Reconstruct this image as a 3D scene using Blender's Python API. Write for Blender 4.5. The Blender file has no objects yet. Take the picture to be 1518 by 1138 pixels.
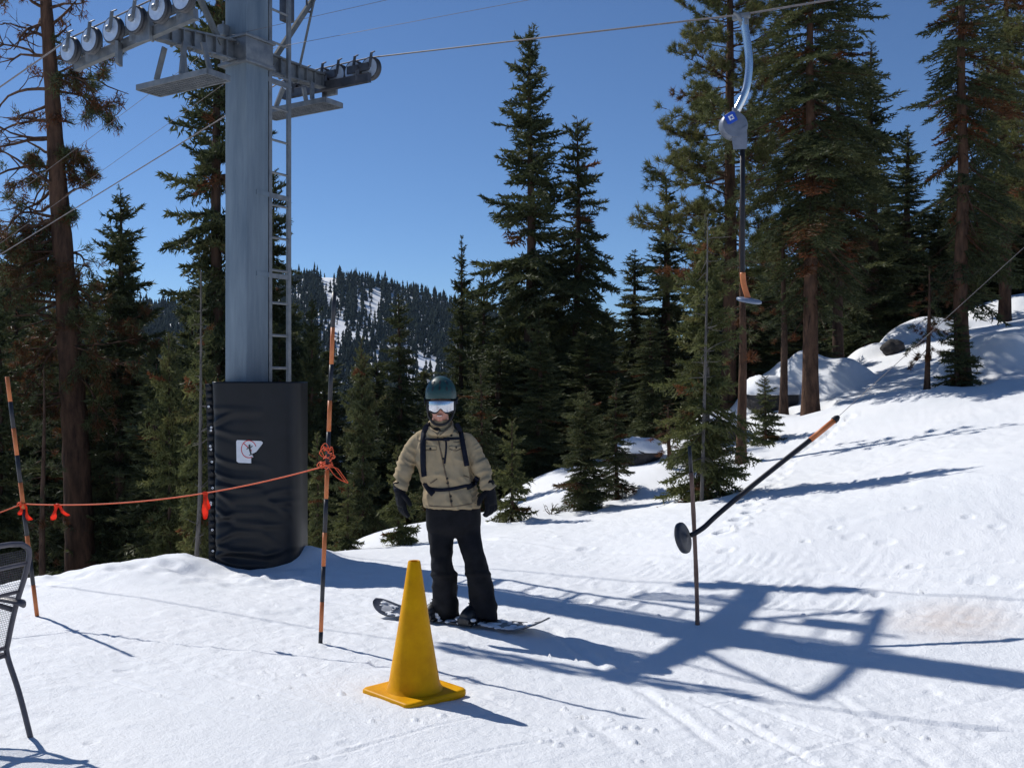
import bpy, math, random
import numpy as np
from mathutils import Vector, Matrix
from mathutils.bvhtree import BVHTree

# ------------------------------------------------------------------ frame of reference
F, CX, CY, ZC = 1500.0, 759.0, 569.0, 1.7        # level camera 1.7 m above the origin, looking along +Y
def W(x, y, Y):
    return Vector(((x - CX) / F * Y, Y, ZC - (y - CY) / F * Y))
SC = bpy.context.scene
COL = SC.collection
SUN_EL = math.radians(42.8)
SUN_H = (0.745, -0.667)                           # horizontal travel of the sunlight

# ------------------------------------------------------------------ object helpers
def tag(o, label=None, cat=None, group=None, kind=None):
    if label: o['label'] = label
    if cat: o['category'] = cat
    if group: o['group'] = group
    if kind: o['kind'] = kind
    return o
def empty(name, loc, label=None, cat=None, group=None):
    o = bpy.data.objects.new(name, None); COL.objects.link(o)
    o.empty_display_size = 0.1
    o.location = loc
    return tag(o, label, cat, group)
def world_loc(o):
    v = Vector((0, 0, 0))
    while o is not None:
        v = v + o.location; o = o.parent
    return v
def link(name, me, mat=None, parent=None, local=False, smooth=True):
    """mesh given in world coordinates unless local; stored relative to its parent"""
    o = bpy.data.objects.new(name, me); COL.objects.link(o)
    if parent is not None:
        if not local:
            me.transform(Matrix.Translation(-world_loc(parent)))
        o.parent = parent
    elif not local:
        n = len(me.vertices)
        co = np.empty(n * 3, np.float32); me.vertices.foreach_get('co', co); co = co.reshape(-1, 3)
        c = (co.min(0) + co.max(0)) / 2; c[2] = co[:, 2].min()
        me.transform(Matrix.Translation(-Vector([float(v) for v in c]))); o.location = [float(v) for v in c]
    if mat is not None and not me.materials: me.materials.append(mat)
    if smooth:
        me.polygons.foreach_set('use_smooth', np.ones(len(me.polygons), bool))
    return o
def auto_sharp(me, ang=40):
    me.set_sharp_from_angle(angle=math.radians(ang))

class MB:
    def __init__(s): s.v = []; s.f = []; s.m = []; s.cur = 0
    def add(s, vs, fs):
        b = len(s.v); s.v += [tuple(p) for p in vs]
        s.f += [tuple(i + b for i in f) for f in fs]; s.m += [s.cur] * len(fs)
        return s
    def box(s, c, ax, ay, az, bev=0.0):
        """c centre, ax/ay/az half-axis vectors"""
        c, ax, ay, az = map(Vector, (c, ax, ay, az))
        if bev <= 0:
            vs = [c + ax * i + ay * j + az * k for i in (-1, 1) for j in (-1, 1) for k in (-1, 1)]
            return s.add(vs, [(0, 1, 3, 2), (4, 6, 7, 5), (0, 4, 5, 1), (2, 3, 7, 6), (0, 2, 6, 4), (1, 5, 7, 3)])
        import bmesh
        bm = bmesh.new(); bmesh.ops.create_cube(bm, size=2)
        M = Matrix((ax, ay, az)).transposed()
        for v in bm.verts: v.co = M @ v.co
        bmesh.ops.bevel(bm, geom=list(bm.edges), offset=bev, segments=2, affect='EDGES', profile=0.6)
        bm.verts.index_update()
        s.add([v.co + c for v in bm.verts], [[v.index for v in f.verts] for f in bm.faces]); bm.free()
        return s
    def bar(s, p, q, w, h, up=(0, 0, 1), bev=0.0):
        p, q = Vector(p), Vector(q); d = q - p; L = d.length; d.normalize()
        u = Vector(up); side = d.cross(u)
        if side.length < 1e-4: side = d.cross(Vector((1, 0, 0)))
        side.normalize(); u = side.cross(d)
        return s.box((p + q) / 2, d * L / 2, side * w / 2, u * h / 2, bev)
    def tube(s, pts, radii, n=8, caps=True, flat=None):
        pts = [Vector(p) for p in pts]
        if not hasattr(radii, '__len__'): radii = [radii] * len(pts)
        rings = []
        t = (pts[1] - pts[0]).normalized()
        ref = Vector((0, 0, 1)) if abs(t.z) < 0.9 else Vector((1, 0, 0))
        nrm = (ref - t * ref.dot(t)).normalized()
        for i, p in enumerate(pts):
            if i == 0: t = pts[1] - pts[0]
            elif i == len(pts) - 1: t = pts[-1] - pts[-2]
            else: t = pts[i + 1] - pts[i - 1]
            t.normalize()
            nrm = nrm - t * nrm.dot(t)
            if nrm.length < 1e-6: nrm = t.orthogonal()
            nrm.normalize(); b = t.cross(nrm)
            r = radii[i]
            rings.append([p + (nrm * math.cos(2 * math.pi * k / n) + b * math.sin(2 * math.pi * k / n)) * r for k in range(n)])
        return s.rings(rings, caps)
    def rings(s, rings, caps=True):
        n = len(rings[0]); vs = [p for r in rings for p in r]; fs = []
        for i in range(len(rings) - 1):
            for k in range(n):
                a = i * n + k; b = i * n + (k + 1) % n
                fs.append((a, b, b + n, a + n))
        if caps:
            fs.append(tuple(range(n - 1, -1, -1))); e = (len(rings) - 1) * n
            fs.append(tuple(range(e, e + n)))
        return s.add(vs, fs)
    def lathe(s, o, axis, prof, n=28, caps=True):
        """prof: list of (distance along axis, radius)"""
        o, axis = Vector(o), Vector(axis).normalized(); a = axis.orthogonal().normalized(); b = axis.cross(a)
        return s.rings([[o + axis * h + (a * math.cos(2 * math.pi * k / n) + b * math.sin(2 * math.pi * k / n)) * r for k in range(n)] for h, r in prof], caps)
    def grid(s, f, nu, nv, closed_u=False):
        vs = [f(i / (nu if closed_u else nu - 1), j / (nv - 1)) for j in range(nv) for i in range(nu)]
        fs = []
        for j in range(nv - 1):
            for i in range(nu if closed_u else nu - 1):
                i2 = (i + 1) % nu
                fs.append((j * nu + i, j * nu + i2, (j + 1) * nu + i2, (j + 1) * nu + i))
        return s.add(vs, fs)
    def mesh(s, name, mats=None):
        me = bpy.data.meshes.new(name); me.from_pydata([tuple(v) for v in s.v], [], s.f)
        if mats:
            for m in mats: me.materials.append(m)
            me.polygons.foreach_set('material_index', s.m)
        me.update(); return me
    def build(s, name, mat, parent=None, smooth=True, local=False, sharp=None):
        me = s.mesh(name, mat if isinstance(mat, list) else [mat])
        o = link(name, me, None, parent, local, smooth)
        if smooth and sharp: auto_sharp(me, sharp)
        return o

def crv(pts, n=8):
    """Catmull-Rom through points of any dimension"""
    P = np.array([list(p) for p in pts], float)
    if len(P) < 3: 
        return [P[0] + (P[1] - P[0]) * t for t in np.linspace(0, 1, n + 1)]
    Q = np.vstack([2 * P[0] - P[1], P, 2 * P[-1] - P[-2]]); out = []
    for i in range(1, len(Q) - 2):
        for t in np.linspace(0, 1, n, endpoint=False):
            a, b, c, d = Q[i - 1], Q[i], Q[i + 1], Q[i + 2]
            out.append(0.5 * (2 * b + (c - a) * t + (2 * a - 5 * b + 4 * c - d) * t * t + (3 * b - a - 3 * c + d) * t ** 3))
    out.append(P[-1]); return out

# ------------------------------------------------------------------ value noise
def _h(i, j, k, seed):
    n = (i.astype(np.int64) * 374761393 + j.astype(np.int64) * 668265263 + k.astype(np.int64) * 2147483647 + seed * 974711) & 0xffffffff
    n = ((n ^ (n >> 13)) * 1274126177) & 0xffffffff
    n = ((n ^ (n >> 16)) * 2246822519) & 0xffffffff
    return ((n ^ (n >> 15)) & 0xffff) / 65535.0
def vn2(x, y, seed=0):
    i, j = np.floor(x), np.floor(y); fx, fy = x - i, y - j
    fx = fx * fx * fx * (fx * (fx * 6 - 15) + 10); fy = fy * fy * fy * (fy * (fy * 6 - 15) + 10)
    z = np.zeros_like(i)
    a, b, c, d = _h(i, j, z, seed), _h(i + 1, j, z, seed), _h(i, j + 1, z, seed), _h(i + 1, j + 1, z, seed)
    return (a + (b - a) * fx + (c - a) * fy + (a - b - c + d) * fx * fy) * 2 - 1
def vn3(p, seed=0):
    i = np.floor(p); f = p - i; f = f * f * (3 - 2 * f); r = 0
    for dx in (0, 1):
        for dy in (0, 1):
            for dz in (0, 1):
                w = (f[:, 0] if dx else 1 - f[:, 0]) * (f[:, 1] if dy else 1 - f[:, 1]) * (f[:, 2] if dz else 1 - f[:, 2])
                r = r + w * _h(i[:, 0] + dx, i[:, 1] + dy, i[:, 2] + dz, seed)
    return r * 2 - 1
def sstep(a, b, x):
    t = np.clip((x - a) / (b - a), 0, 1); return t * t * (3 - 2 * t)

# ------------------------------------------------------------------ materials
def nmat(name):
    m = bpy.data.materials.new(name); m.use_nodes = True
    nt = m.node_tree; return m, nt, nt.nodes['Principled BSDF']
def mat(name, col, rough=0.6, metal=0.0, noise=None, bump=None, spec=0.5, col2=None, stretch=(1, 1, 1), coat=0):
    m, nt, b = nmat(name)
    b.inputs['Roughness'].default_value = rough; b.inputs['Metallic'].default_value = metal
    b.inputs['Specular IOR Level'].default_value = spec
    if coat: b.inputs['Coat Weight'].default_value = coat
    c1 = (*col, 1); b.inputs['Base Color'].default_value = c1
    if noise or bump:
        tc = nt.nodes.new('ShaderNodeTexCoord'); mp = nt.nodes.new('ShaderNodeMapping')
        mp.inputs['Scale'].default_value = stretch
        nt.links.new(tc.outputs['Object'], mp.inputs['Vector'])
    if noise:
        nz = nt.nodes.new('ShaderNodeTexNoise'); nz.inputs['Scale'].default_value = noise; nz.inputs['Detail'].default_value = 6
        nz.inputs['Roughness'].default_value = 0.65
        nt.links.new(mp.outputs['Vector'], nz.inputs['Vector'])
        rp = nt.nodes.new('ShaderNodeValToRGB')
        rp.color_ramp.elements[0].position = 0.35; rp.color_ramp.elements[1].position = 0.68
        rp.color_ramp.elements[0].color = c1
        rp.color_ramp.elements[1].color = (*(col2 or [min(1, c * 1.5) for c in col]), 1)
        nt.links.new(nz.outputs['Fac'], rp.inputs['Fac']); nt.links.new(rp.outputs['Color'], b.inputs['Base Color'])
        mr = nt.nodes.new('ShaderNodeMapRange'); mr.inputs['To Min'].default_value = max(0, rough - 0.12); mr.inputs['To Max'].default_value = min(1, rough + 0.12)
        nt.links.new(nz.outputs['Fac'], mr.inputs['Value']); nt.links.new(mr.outputs['Result'], b.inputs['Roughness'])
    if bump:
        bs, bd = bump
        n2 = nt.nodes.new('ShaderNodeTexNoise'); n2.inputs['Scale'].default_value = bs; n2.inputs['Detail'].default_value = 5
        nt.links.new(mp.outputs['Vector'], n2.inputs['Vector'])
        bp = nt.nodes.new('ShaderNodeBump'); bp.inputs['Strength'].default_value = 0.6; bp.inputs['Distance'].default_value = bd
        nt.links.new(n2.outputs['Fac'], bp.inputs['Height']); nt.links.new(bp.outputs['Normal'], b.inputs['Normal'])
    return m
M = {}
M['steel'] = mat('galvanised_steel', (0.105, 0.145, 0.185), 0.55, 0.2, noise=6, col2=(0.19, 0.24, 0.28), bump=(60, 0.0006), stretch=(1, 1, 0.12))
M['steel2'] = mat('galvanised_fittings', (0.14, 0.155, 0.17), 0.45, 0.5, noise=9, col2=(0.24, 0.25, 0.255), bump=(90, 0.0006))
M['dark_steel'] = mat('dark_steel', (0.05, 0.055, 0.065), 0.4, 0.5, noise=9, col2=(0.10, 0.10, 0.11))
M['matte_steel'] = mat('weathered_zinc', (0.10, 0.11, 0.115), 0.85, 0.0, noise=9, col2=(0.16, 0.17, 0.17), spec=0.1)
M['chrome'] = mat('polished_steel', (0.66, 0.68, 0.70), 0.22, 1.0)
M['rim'] = mat('sheave_rim', (0.42, 0.50, 0.62), 0.35, 0.3, noise=14, col2=(0.56, 0.64, 0.74))
M['tyre'] = mat('sheave_rubber', (0.025, 0.028, 0.035), 0.5, noise=30, col2=(0.05, 0.05, 0.055))
M['wire'] = mat('steel_rope', (0.11, 0.10, 0.105), 0.55, 0.4, noise=40, col2=(0.19, 0.175, 0.175))
M['vinyl'] = mat('black_vinyl', (0.007, 0.008, 0.010), 0.40, noise=5, col2=(0.012, 0.013, 0.016), bump=(160, 0.0007), spec=0.28)
M['pipe_black'] = mat('black_plastic_tube', (0.012, 0.013, 0.018), 0.5, noise=20, col2=(0.022, 0.023, 0.03), spec=0.25)
M['disc'] = mat('grey_rubber_disc', (0.02, 0.022, 0.03), 0.45, noise=18, col2=(0.04, 0.043, 0.055))
M['disc_pale'] = mat('blue_grey_plastic_disc', (0.10, 0.14, 0.22), 0.4, noise=18, col2=(0.16, 0.2, 0.28))
M['orange_tape'] = mat('orange_tape', (0.52, 0.14, 0.035), 0.5, noise=25, col2=(0.62, 0.20, 0.06), bump=(120, 0.0006))
M['black_tape'] = mat('black_tape', (0.014, 0.015, 0.02), 0.45, noise=25, col2=(0.03, 0.03, 0.035))
M['orange_cord'] = mat('orange_cord', (0.75, 0.09, 0.025), 0.7, noise=200, col2=(0.85, 0.17, 0.06))
M['orange_flag'] = mat('orange_flagging', (0.9, 0.045, 0.01), 0.5, noise=30, col2=(0.95, 0.09, 0.025))
M['bamboo'] = mat('weathered_bamboo', (0.10, 0.045, 0.03), 0.6, noise=14, col2=(0.24, 0.15, 0.11), stretch=(3, 3, 0.5))
M['cone'] = mat('yellow_pvc', (0.62, 0.275, 0.002), 0.45, noise=7, col2=(0.78, 0.385, 0.002), bump=(45, 0.0015), spec=0.10)
M['bark'] = mat('bark', (0.034, 0.023, 0.018), 0.9, noise=9, col2=(0.11, 0.068, 0.048), bump=(16, 0.03), stretch=(1, 1, 0.25), spec=0.1)
M['bark_red'] = mat('red_bark', (0.042, 0.026, 0.019), 0.9, noise=7, col2=(0.14, 0.078, 0.050), bump=(12, 0.04), stretch=(1, 1, 0.22), spec=0.1)
M['bark_grey'] = mat('pale_grey_bark', (0.07, 0.064, 0.06), 0.9, noise=10, col2=(0.18, 0.165, 0.15), bump=(18, 0.02), stretch=(1, 1, 0.3), spec=0.1)
M['rock'] = mat('dark_granite', (0.02, 0.02, 0.022), 0.85, noise=4, col2=(0.075, 0.068, 0.064), bump=(9, 0.05), spec=0.2)
M['jacket'] = mat('tan_canvas', (0.36, 0.28, 0.17), 0.88, noise=7, col2=(0.44, 0.345, 0.215), bump=(240, 0.0008), spec=0.12)
M['jacket_dark'] = mat('brown_seam', (0.12, 0.088, 0.055), 0.85, noise=30)
M['trousers'] = mat('black_snow_trousers', (0.008, 0.0085, 0.010), 0.8, noise=9, col2=(0.019, 0.019, 0.022), bump=(120, 0.001), spec=0.12)
M['boot'] = mat('black_boot_leather', (0.009, 0.009, 0.011), 0.5, noise=15, col2=(0.02, 0.02, 0.023), bump=(70, 0.001))
M['glove'] = mat('black_glove', (0.007, 0.0075, 0.009), 0.7, noise=20, col2=(0.013, 0.013, 0.016), bump=(110, 0.0012), spec=0.15)
M['helmet'] = mat('teal_helmet_shell', (0.008, 0.045, 0.045), 0.42, noise=6, col2=(0.012, 0.058, 0.056))
M['helmet_black'] = mat('helmet_lining', (0.012, 0.012, 0.014), 0.8, noise=30)
M['skin'] = mat('skin', (0.50, 0.22, 0.15), 0.5, noise=22, col2=(0.58, 0.28, 0.20))
M['lip'] = mat('lips', (0.42, 0.11, 0.10), 0.4, noise=30)
M['teeth'] = mat('teeth', (0.7, 0.66, 0.6), 0.3, noise=30)
M['lens'] = mat('mirror_lens', (0.50, 0.52, 0.56), 0.14, 0.9, noise=9, col2=(0.68, 0.68, 0.71))
M['strap'] = mat('navy_webbing', (0.008, 0.010, 0.018), 0.8, noise=60, col2=(0.016, 0.019, 0.032), bump=(300, 0.0005), spec=0.12)
M['button'] = mat('dark_snap', (0.02, 0.018, 0.016), 0.35, 0.5, noise=30)
M['board'] = mat('board_topsheet', (0.02, 0.02, 0.024), 0.3, noise=7, col2=(0.11, 0.11, 0.12))
M['board_base'] = mat('board_base', (0.30, 0.31, 0.33), 0.35, noise=9, col2=(0.55, 0.56, 0.58))
M['white'] = mat('white_vinyl_sticker', (0.72, 0.73, 0.75), 0.4, noise=20, col2=(0.8, 0.8, 0.82))
M['sign_red'] = mat('sign_red', (0.50, 0.03, 0.03), 0.4, noise=20)
M['sign_black'] = mat('sign_black', (0.02, 0.02, 0.022), 0.4, noise=20)
M['logo_blue'] = mat('sticker_blue', (0.015, 0.06, 0.36), 0.35, noise=20)
M['spring'] = mat('grey_cast_housing', (0.12, 0.14, 0.18), 0.45, 0.3, noise=12, col2=(0.18, 0.2, 0.25))
M['chair'] = mat('charcoal_powdercoat', (0.06, 0.056, 0.068), 0.45, noise=25, col2=(0.09, 0.085, 0.10))
M['eyelet'] = mat('nickel_eyelet', (0.7, 0.7, 0.72), 0.25, 0.8, noise=30)

def foliage_mat(name, ramp, transl=0.3, spec=0.2):
    m, nt, b = nmat(name); nt.nodes.remove(b)
    out = nt.nodes['Material Output']
    at = nt.nodes.new('ShaderNodeAttribute'); at.attribute_name = 'tint'
    rp = nt.nodes.new('ShaderNodeValToRGB'); el = rp.color_ramp.elements
    el[0].position, el[0].color = ramp[0][0], (*ramp[0][1], 1)
    el[1].position, el[1].color = ramp[-1][0], (*ramp[-1][1], 1)
    for p, c in ramp[1:-1]:
        e = el.new(p); e.color = (*c, 1)
    nt.links.new(at.outputs['Fac'], rp.inputs['Fac'])
    d = nt.nodes.new('ShaderNodeBsdfPrincipled'); t = nt.nodes.new('ShaderNodeBsdfTranslucent'); mx = nt.nodes.new('ShaderNodeMixShader')
    d.inputs['Roughness'].default_value = 0.6; d.inputs['Specular IOR Level'].default_value = spec
    nt.links.new(rp.outputs['Color'], d.inputs['Base Color']); nt.links.new(rp.outputs['Color'], t.inputs['Color'])
    mx.inputs['Fac'].default_value = transl
    nt.links.new(d.outputs[0], mx.inputs[1]); nt.links.new(t.outputs[0], mx.inputs[2]); nt.links.new(mx.outputs[0], out.inputs['Surface'])
    return m
def flag_mat():
    m, nt, b = nmat('orange_flagging_film'); out = nt.nodes['Material Output']
    t = nt.nodes.new('ShaderNodeBsdfTranslucent'); mx = nt.nodes.new('ShaderNodeMixShader'); mx.inputs['Fac'].default_value = .5
    b.inputs['Base Color'].default_value = (.95, .07, .015, 1); t.inputs['Color'].default_value = (1.0, .09, .02, 1); b.inputs['Roughness'].default_value = .45
    nt.links.new(b.outputs[0], mx.inputs[1]); nt.links.new(t.outputs[0], mx.inputs[2]); nt.links.new(mx.outputs[0], out.inputs['Surface']); return m
M['orange_flag'] = flag_mat()
# tint: 0..0.6 greens dark to olive, 0.75..1 dead needles
GREEN = [(0.0, (0.046, 0.058, 0.028)), (0.3, (0.076, 0.090, 0.038)), (0.6, (0.120, 0.126, 0.048)), (0.75, (0.08, 0.05, 0.02)), (1.0, (0.17, 0.058, 0.024))]
OLIVE = [(0.0, (0.066, 0.080, 0.032)), (0.3, (0.110, 0.122, 0.044)), (0.6, (0.165, 0.168, 0.058)), (0.75, (0.10, 0.065, 0.026)), (1.0, (0.21, 0.075, 0.03))]
M['needles'] = foliage_mat('fir_needles', GREEN)
M['needles_far'] = foliage_mat('far_needles', [(0.0, (0.020, 0.028, 0.026)), (1.0, (0.04, 0.05, 0.04))], 0.1, 0.0)
M['needles_olive'] = foliage_mat('olive_needles', OLIVE)
# ------------------------------------------------------------------ terrain: the snow field as one sheet
CP = [  # (photo x, photo y, distance): points of the snow surface
 (0, 1138, 4.2), (759, 1138, 4.25), (1518, 1138, 4.3), (48, 1097, 4.62), (614, 1030, 5.42), (475, 958, 6.63), (55, 914, 7.4),
 (690, 922, 7.5), (560, 912, 7.9), (815, 940, 7.2), (1034, 929, 7.3), (1518, 1003, 5.85), (385, 836, 10.8), (300, 850, 9.8),
 (60, 872, 9.0), (110, 848, 9.7), (250, 828, 10.3), (330, 834, 10.4), (0, 886, 8.6), (430, 824, 11.1),
 (515, 815, 12.2), (600, 806, 12.6), (760, 771, 13.5), (870, 756, 14.2), (925, 739, 14.8), (1040, 742, 12.5), (800, 706, 18.5), (700, 765, 15.5),
 (545, 792, 14.2), (980, 692, 15.8), (940, 692, 17.5), (1100, 686, 15.5), (1135, 656, 17), (1195, 616, 18), (1160, 616, 18.5), (1060, 640, 19),
 (1240, 548, 24), (1375, 576, 17), (1430, 573, 17), (1490, 480, 26), (1560, 448, 28), (1300, 532, 23), (1370, 505, 23.5), (1260, 585, 19),
 (1480, 696, 10), (1518, 772, 8.6), (1300, 720, 11), (1040, 870, 8.4), (1300, 850, 8.1), (1500, 862, 7.4), (1100, 782, 10), (900, 820, 10.2), (760, 850, 9.4)]
CPW = [((x - CX) / F * Y, Y, -(y - CY) / F * Y) for x, y, Y in CP]
CPW += [(-5.0, 12.3, -2.9), (-7.5, 11.0, -3.0), (-3.6, 13.2, -2.9), (-8, 16, -4.6), (-4, 16.5, -3.8), (-1.6, 17, -3.1), (-12, 22, -6.2), (-5, 23, -5.4),
        (0.5, 24, -3.2), (-22, 30, -8), (-6, 38, -8), (3, 36, -5), (4.5, 25, -1.6), (12, 40, 1.5), (24, 40, 4), (20, 25, 3.2), (40, 20, 6), (12, 14, 0.7), (8, 7, -0.6), (9, 10, -0.2),
        (20, 5, 1.0), (-9, 7.5, -2.2), (-20, 5, -3.5), (-20, 15, -6), (0, 0, -1.6), (-4, 0, -1.62), (4, 0, -1.55), (0, -10, -1.4), (-15, -10, -1.9), (15, -10, -0.5), (-40, 20, -10), (-40, -10, -3), (40, -10, 2), (0, -40, 0)]
_cp = np.array(CPW)
def _tps(r2): return 0.5 * r2 * np.log(r2 + 1e-9)
_n = len(_cp)
_A = _tps(((_cp[:, None, :2] - _cp[None, :, :2]) ** 2).sum(-1)) + np.eye(_n) * 0.02
_P = np.c_[np.ones(_n), _cp[:, :2]]
_S = np.linalg.solve(np.block([[_A, _P], [_P.T, np.zeros((3, 3))]]), np.r_[_cp[:, 2], 0, 0, 0])
MOUNDS = [  # (photo x, photo y of the crest, distance, radius, height, sharpness)
 (1232, 545, 20.2, 0.62, 0.62), (1490, 512, 18.5, 0.75, 0.60), (1345, 487, 25, 0.8, 0.55), (1400, 492, 26, 0.9, 0.35), (1470, 468, 29, 1.2, 0.5), (1172, 500, 20.7, 0.42, 0.45), (1140, 540, 21.5, 0.6, 0.7), (1285, 522, 24, 0.5, 0.3)]
def base_z(X, Y):
    X = np.asarray(X, float); Y = np.asarray(Y, float); sh = X.shape
    x, y = X.ravel(), Y.ravel(); z = np.empty_like(x)
    for a in range(0, len(x), 40000):
        xs, ys = x[a:a + 40000], y[a:a + 40000]
        cx, cy = np.clip(xs, -45, 45), np.clip(ys, -40, 45)
        r2 = (cx[:, None] - _cp[None, :, 0]) ** 2 + (cy[:, None] - _cp[None, :, 1]) ** 2
        z[a:a + 40000] = _tps(r2) @ _S[:_n] + _S[_n] + _S[_n + 1] * cx + _S[_n + 2] * cy
    z = np.clip(z, -12, 7)
    d = np.hypot(x, y)
    far = -30 + 5 * vn2(x / 180, y / 180, 5)
    z = z + (far - z) * sstep(42, 150, d)
    # a chunky bank of pushed-up snow along the rim beside the tower
    for bx, by, r, h in ((-2.25, 10.75, 0.33, 0.16), (-3.3, 10.35, 0.4, 0.05), (-2.75, 10.25, 0.5, -0.04)):
        z = z + h * np.exp(-(((x - bx) ** 2 + (y - by) ** 2) / r ** 2))
    for mx, my, mY, r, h in MOUNDS:
        px = (mx - CX) / F * mY
        q = np.hypot((x - px), (y - mY)) / r * (1 + 0.25 * vn2(x / 0.7, y / 0.7, 9))
        z = z + h * np.exp(-q ** 3.0 * 0.6)
    return z.reshape(sh)
def gz(X, Y):
    return float(base_z(np.array([X]), np.array([Y]))[0]) + ZC
def seg_d(x, y, p, q):
    dx, dy = q[0] - p[0], q[1] - p[1]; L2 = dx * dx + dy * dy
    t = np.clip(((x - p[0]) * dx + (y - p[1]) * dy) / L2, 0, 1)
    return np.hypot(x - p[0] - t * dx, y - p[1] - t * dy), t * math.sqrt(L2)
def gp(x, y):
    """where the sight line of a photo pixel meets the snow: plan position"""
    lo = 3.0
    for Y in np.arange(3.0, 40, 0.05):
        if base_z(np.array([(x - CX) / F * Y]), np.array([Y]))[0] >= -(y - CY) / F * Y:
            lo = Y; break
    return ((x - CX) / F * lo, lo)

def snow_detail(x, y):
    d = np.hypot(x, y); near = 1 - sstep(20, 45, d)
    z = 0.012 * vn2(x / 1.3, y / 1.3, 1) + 0.0045 * vn2(x / 0.45 + 7, y / 0.45, 2)
    rough = 0.5 + 0.5 * vn2(x / 1.6, y / 1.6, 3)
    z += (0.0015 + 0.004 * rough) * vn2(x / 0.13, y / 0.17, 4) + (0.0015 + 0.004 * rough) * vn2(x / 0.05, y / 0.06, 5) + 0.0016 * vn2(x / 0.024, y / 0.03, 7)
    # crusty lumps
    l = vn2(x / 0.22, y / 0.22, 6); z += 0.022 * np.clip(l - 0.45, 0, 1) * sstep(0.0, 0.6, vn2(x / 1.1, y / 1.1, 8))
    # thaw cups on the slope
    z += 0.003 * np.abs(vn2(x / 0.33 + 3, y / 0.5, 12)) * sstep(0.5, 2.0, x) 
    # rim chunks left
    rim = np.exp(-((y - 10.1 - 0.12 * x - 0.25 * vn2(x / 0.9, y * 0, 15)) / 0.55) ** 2) * sstep(-1.2, -2.2, x)
    z += rim * (0.032 * vn2(x / 0.35, y / 0.35, 13) + 0.026 * vn2(x / 0.14, y / 0.14, 14))
    # snowcat tread: bands running the way of the tower's shadow
    ux, uy = 0.80, -0.60
    for x0, y0, wd, k in ((0.0, 10.0, 0.2, 0), (0.3, 10.35, 0.2, 1), (1.0, 8.75, 0.18, 2), (1.2, 9.1, 0.18, 3), (-0.3, 9.5, 0.18, 5)):
        w = (x - x0) * (-uy) + (y - y0) * ux; s = (x - x0) * ux + (y - y0) * uy
        w = w + 0.10 * np.sin(s * 0.5 + k)
        band = np.exp(-(w / wd) ** 4) * sstep(-0.3, 0.4, vn2(s / 1.5 + k * 3, w * 0 + k, 21) + 0.45) * sstep(-0.8, 0.3, s) 
        z += band * (0.005 * np.sin(s * 2 * np.pi / 0.105 + 6 * np.abs(w)) * (0.45 + 0.8 * vn2(x / 0.25, y / 0.25, 22)) + 0.006 * vn2(x / 0.09, y / 0.09, 23) - 0.010)
    # ski and board tracks, thin grooves
    for p, q, dep, wd in TRACKS:
        dd, s = seg_d(x + .05 * vn2(x / .9, y / .9, 51) + .012 * vn2(x / .2, y / .2, 52), y + .05 * vn2(x / .9 + 5, y / .9, 53), p, q)
        fade = .25 + .75 * sstep(-.5, .5, vn2(s / .55 + p[0] * 7, s * 0 + p[1], 54))
        z += np.where(dd < 0.3, fade * (-dep * np.exp(-(dd / wd) ** 2) + 0.5 * dep * np.exp(-((dd - 2 * wd) / wd) ** 2)), 0)
    for (fx, fy), r, dep in PRINTS:
        q = np.hypot(x - fx, y - fy) / r
        z += np.where(q < 3, -dep * np.exp(-q ** 4) + dep * 0.35 * np.exp(-((q - 1.35) / 0.3) ** 2), 0)
    return z * near
TRACKS = []
for a, b, dep, wd in [((790, 900), (1090, 1138), .010, .03), ((930, 1000), (1210, 1130), .012, .03), ((1010, 1020), (1330, 1120), .010, .02), ((860, 1060), (960, 1138), .010, .04),
                 ((1150, 1050), (1518, 1090), .012, .03), ((20, 950), (420, 1020), .006, .02), ((60, 930), (560, 985), .006, .012), ((300, 1000), (700, 1100), .006, .015),
                 ((140, 1000), (480, 1090), .005, .02), ((560, 985), (940, 1110), .006, .02), ((1250, 1040), (1400, 1138), .010, .03), ((1060, 830), (1518, 868), .016, .05), ((700, 800), (1518, 905), .016, .05), ((330, 870), (560, 900), .012, .05), ((60, 985), (300, 1040), .006, .02), ((760, 1080), (1000, 1138), .006, .02), ((1060, 1090), (1260, 1138), .008, .03)]:
    TRACKS.append((gp(*a), gp(*b), dep, wd))
PRINTS = []
_r = random.Random(5)
for i in range(13):                                   # boot prints climbing beside the tow bar
    t = i / 12; px, py = 1078 + 108 * t ** 0.9 + (4 if i % 2 else -6) * (1 - 0.5 * t), 790 - 118 * t
    PRINTS.append((gp(px, py), 0.085, 0.07))
for i in range(8):
    PRINTS.append((gp(1190 + 10 * i + _r.uniform(-4, 4), 668 - 7 * i), 0.09, 0.06))
for i in range(14):
    PRINTS.append((gp(_r.uniform(700, 1500), _r.uniform(790, 900)), _r.uniform(0.04, 0.09), _r.uniform(0.012, 0.03)))
for i in range(5):
    PRINTS.append((gp(_r.uniform(1180, 1500), _r.uniform(640, 790)), _r.uniform(0.05, 0.08), _r.uniform(0.010, 0.02)))
for tx, tY, r_ in ((1100, 15.6, .22), (1202, 18.4, .40), (1162, 18.8, .24), (1376, 17.2, .22), (1426, 17.3, .42), (1046, 12.6, .3), (868, 14.2, .28), (914, 15.0, .26), (758, 13.5, .2), (1134, 17, .2)):
    PRINTS.append((((tx - CX) / F * tY, tY), r_, .09))        # hollows round the trunks
for i in range(9):
    PRINTS.append((gp(_r.uniform(60, 1400), _r.uniform(930, 1120)), _r.uniform(0.03, 0.06), _r.uniform(0.006, 0.012)))

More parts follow.
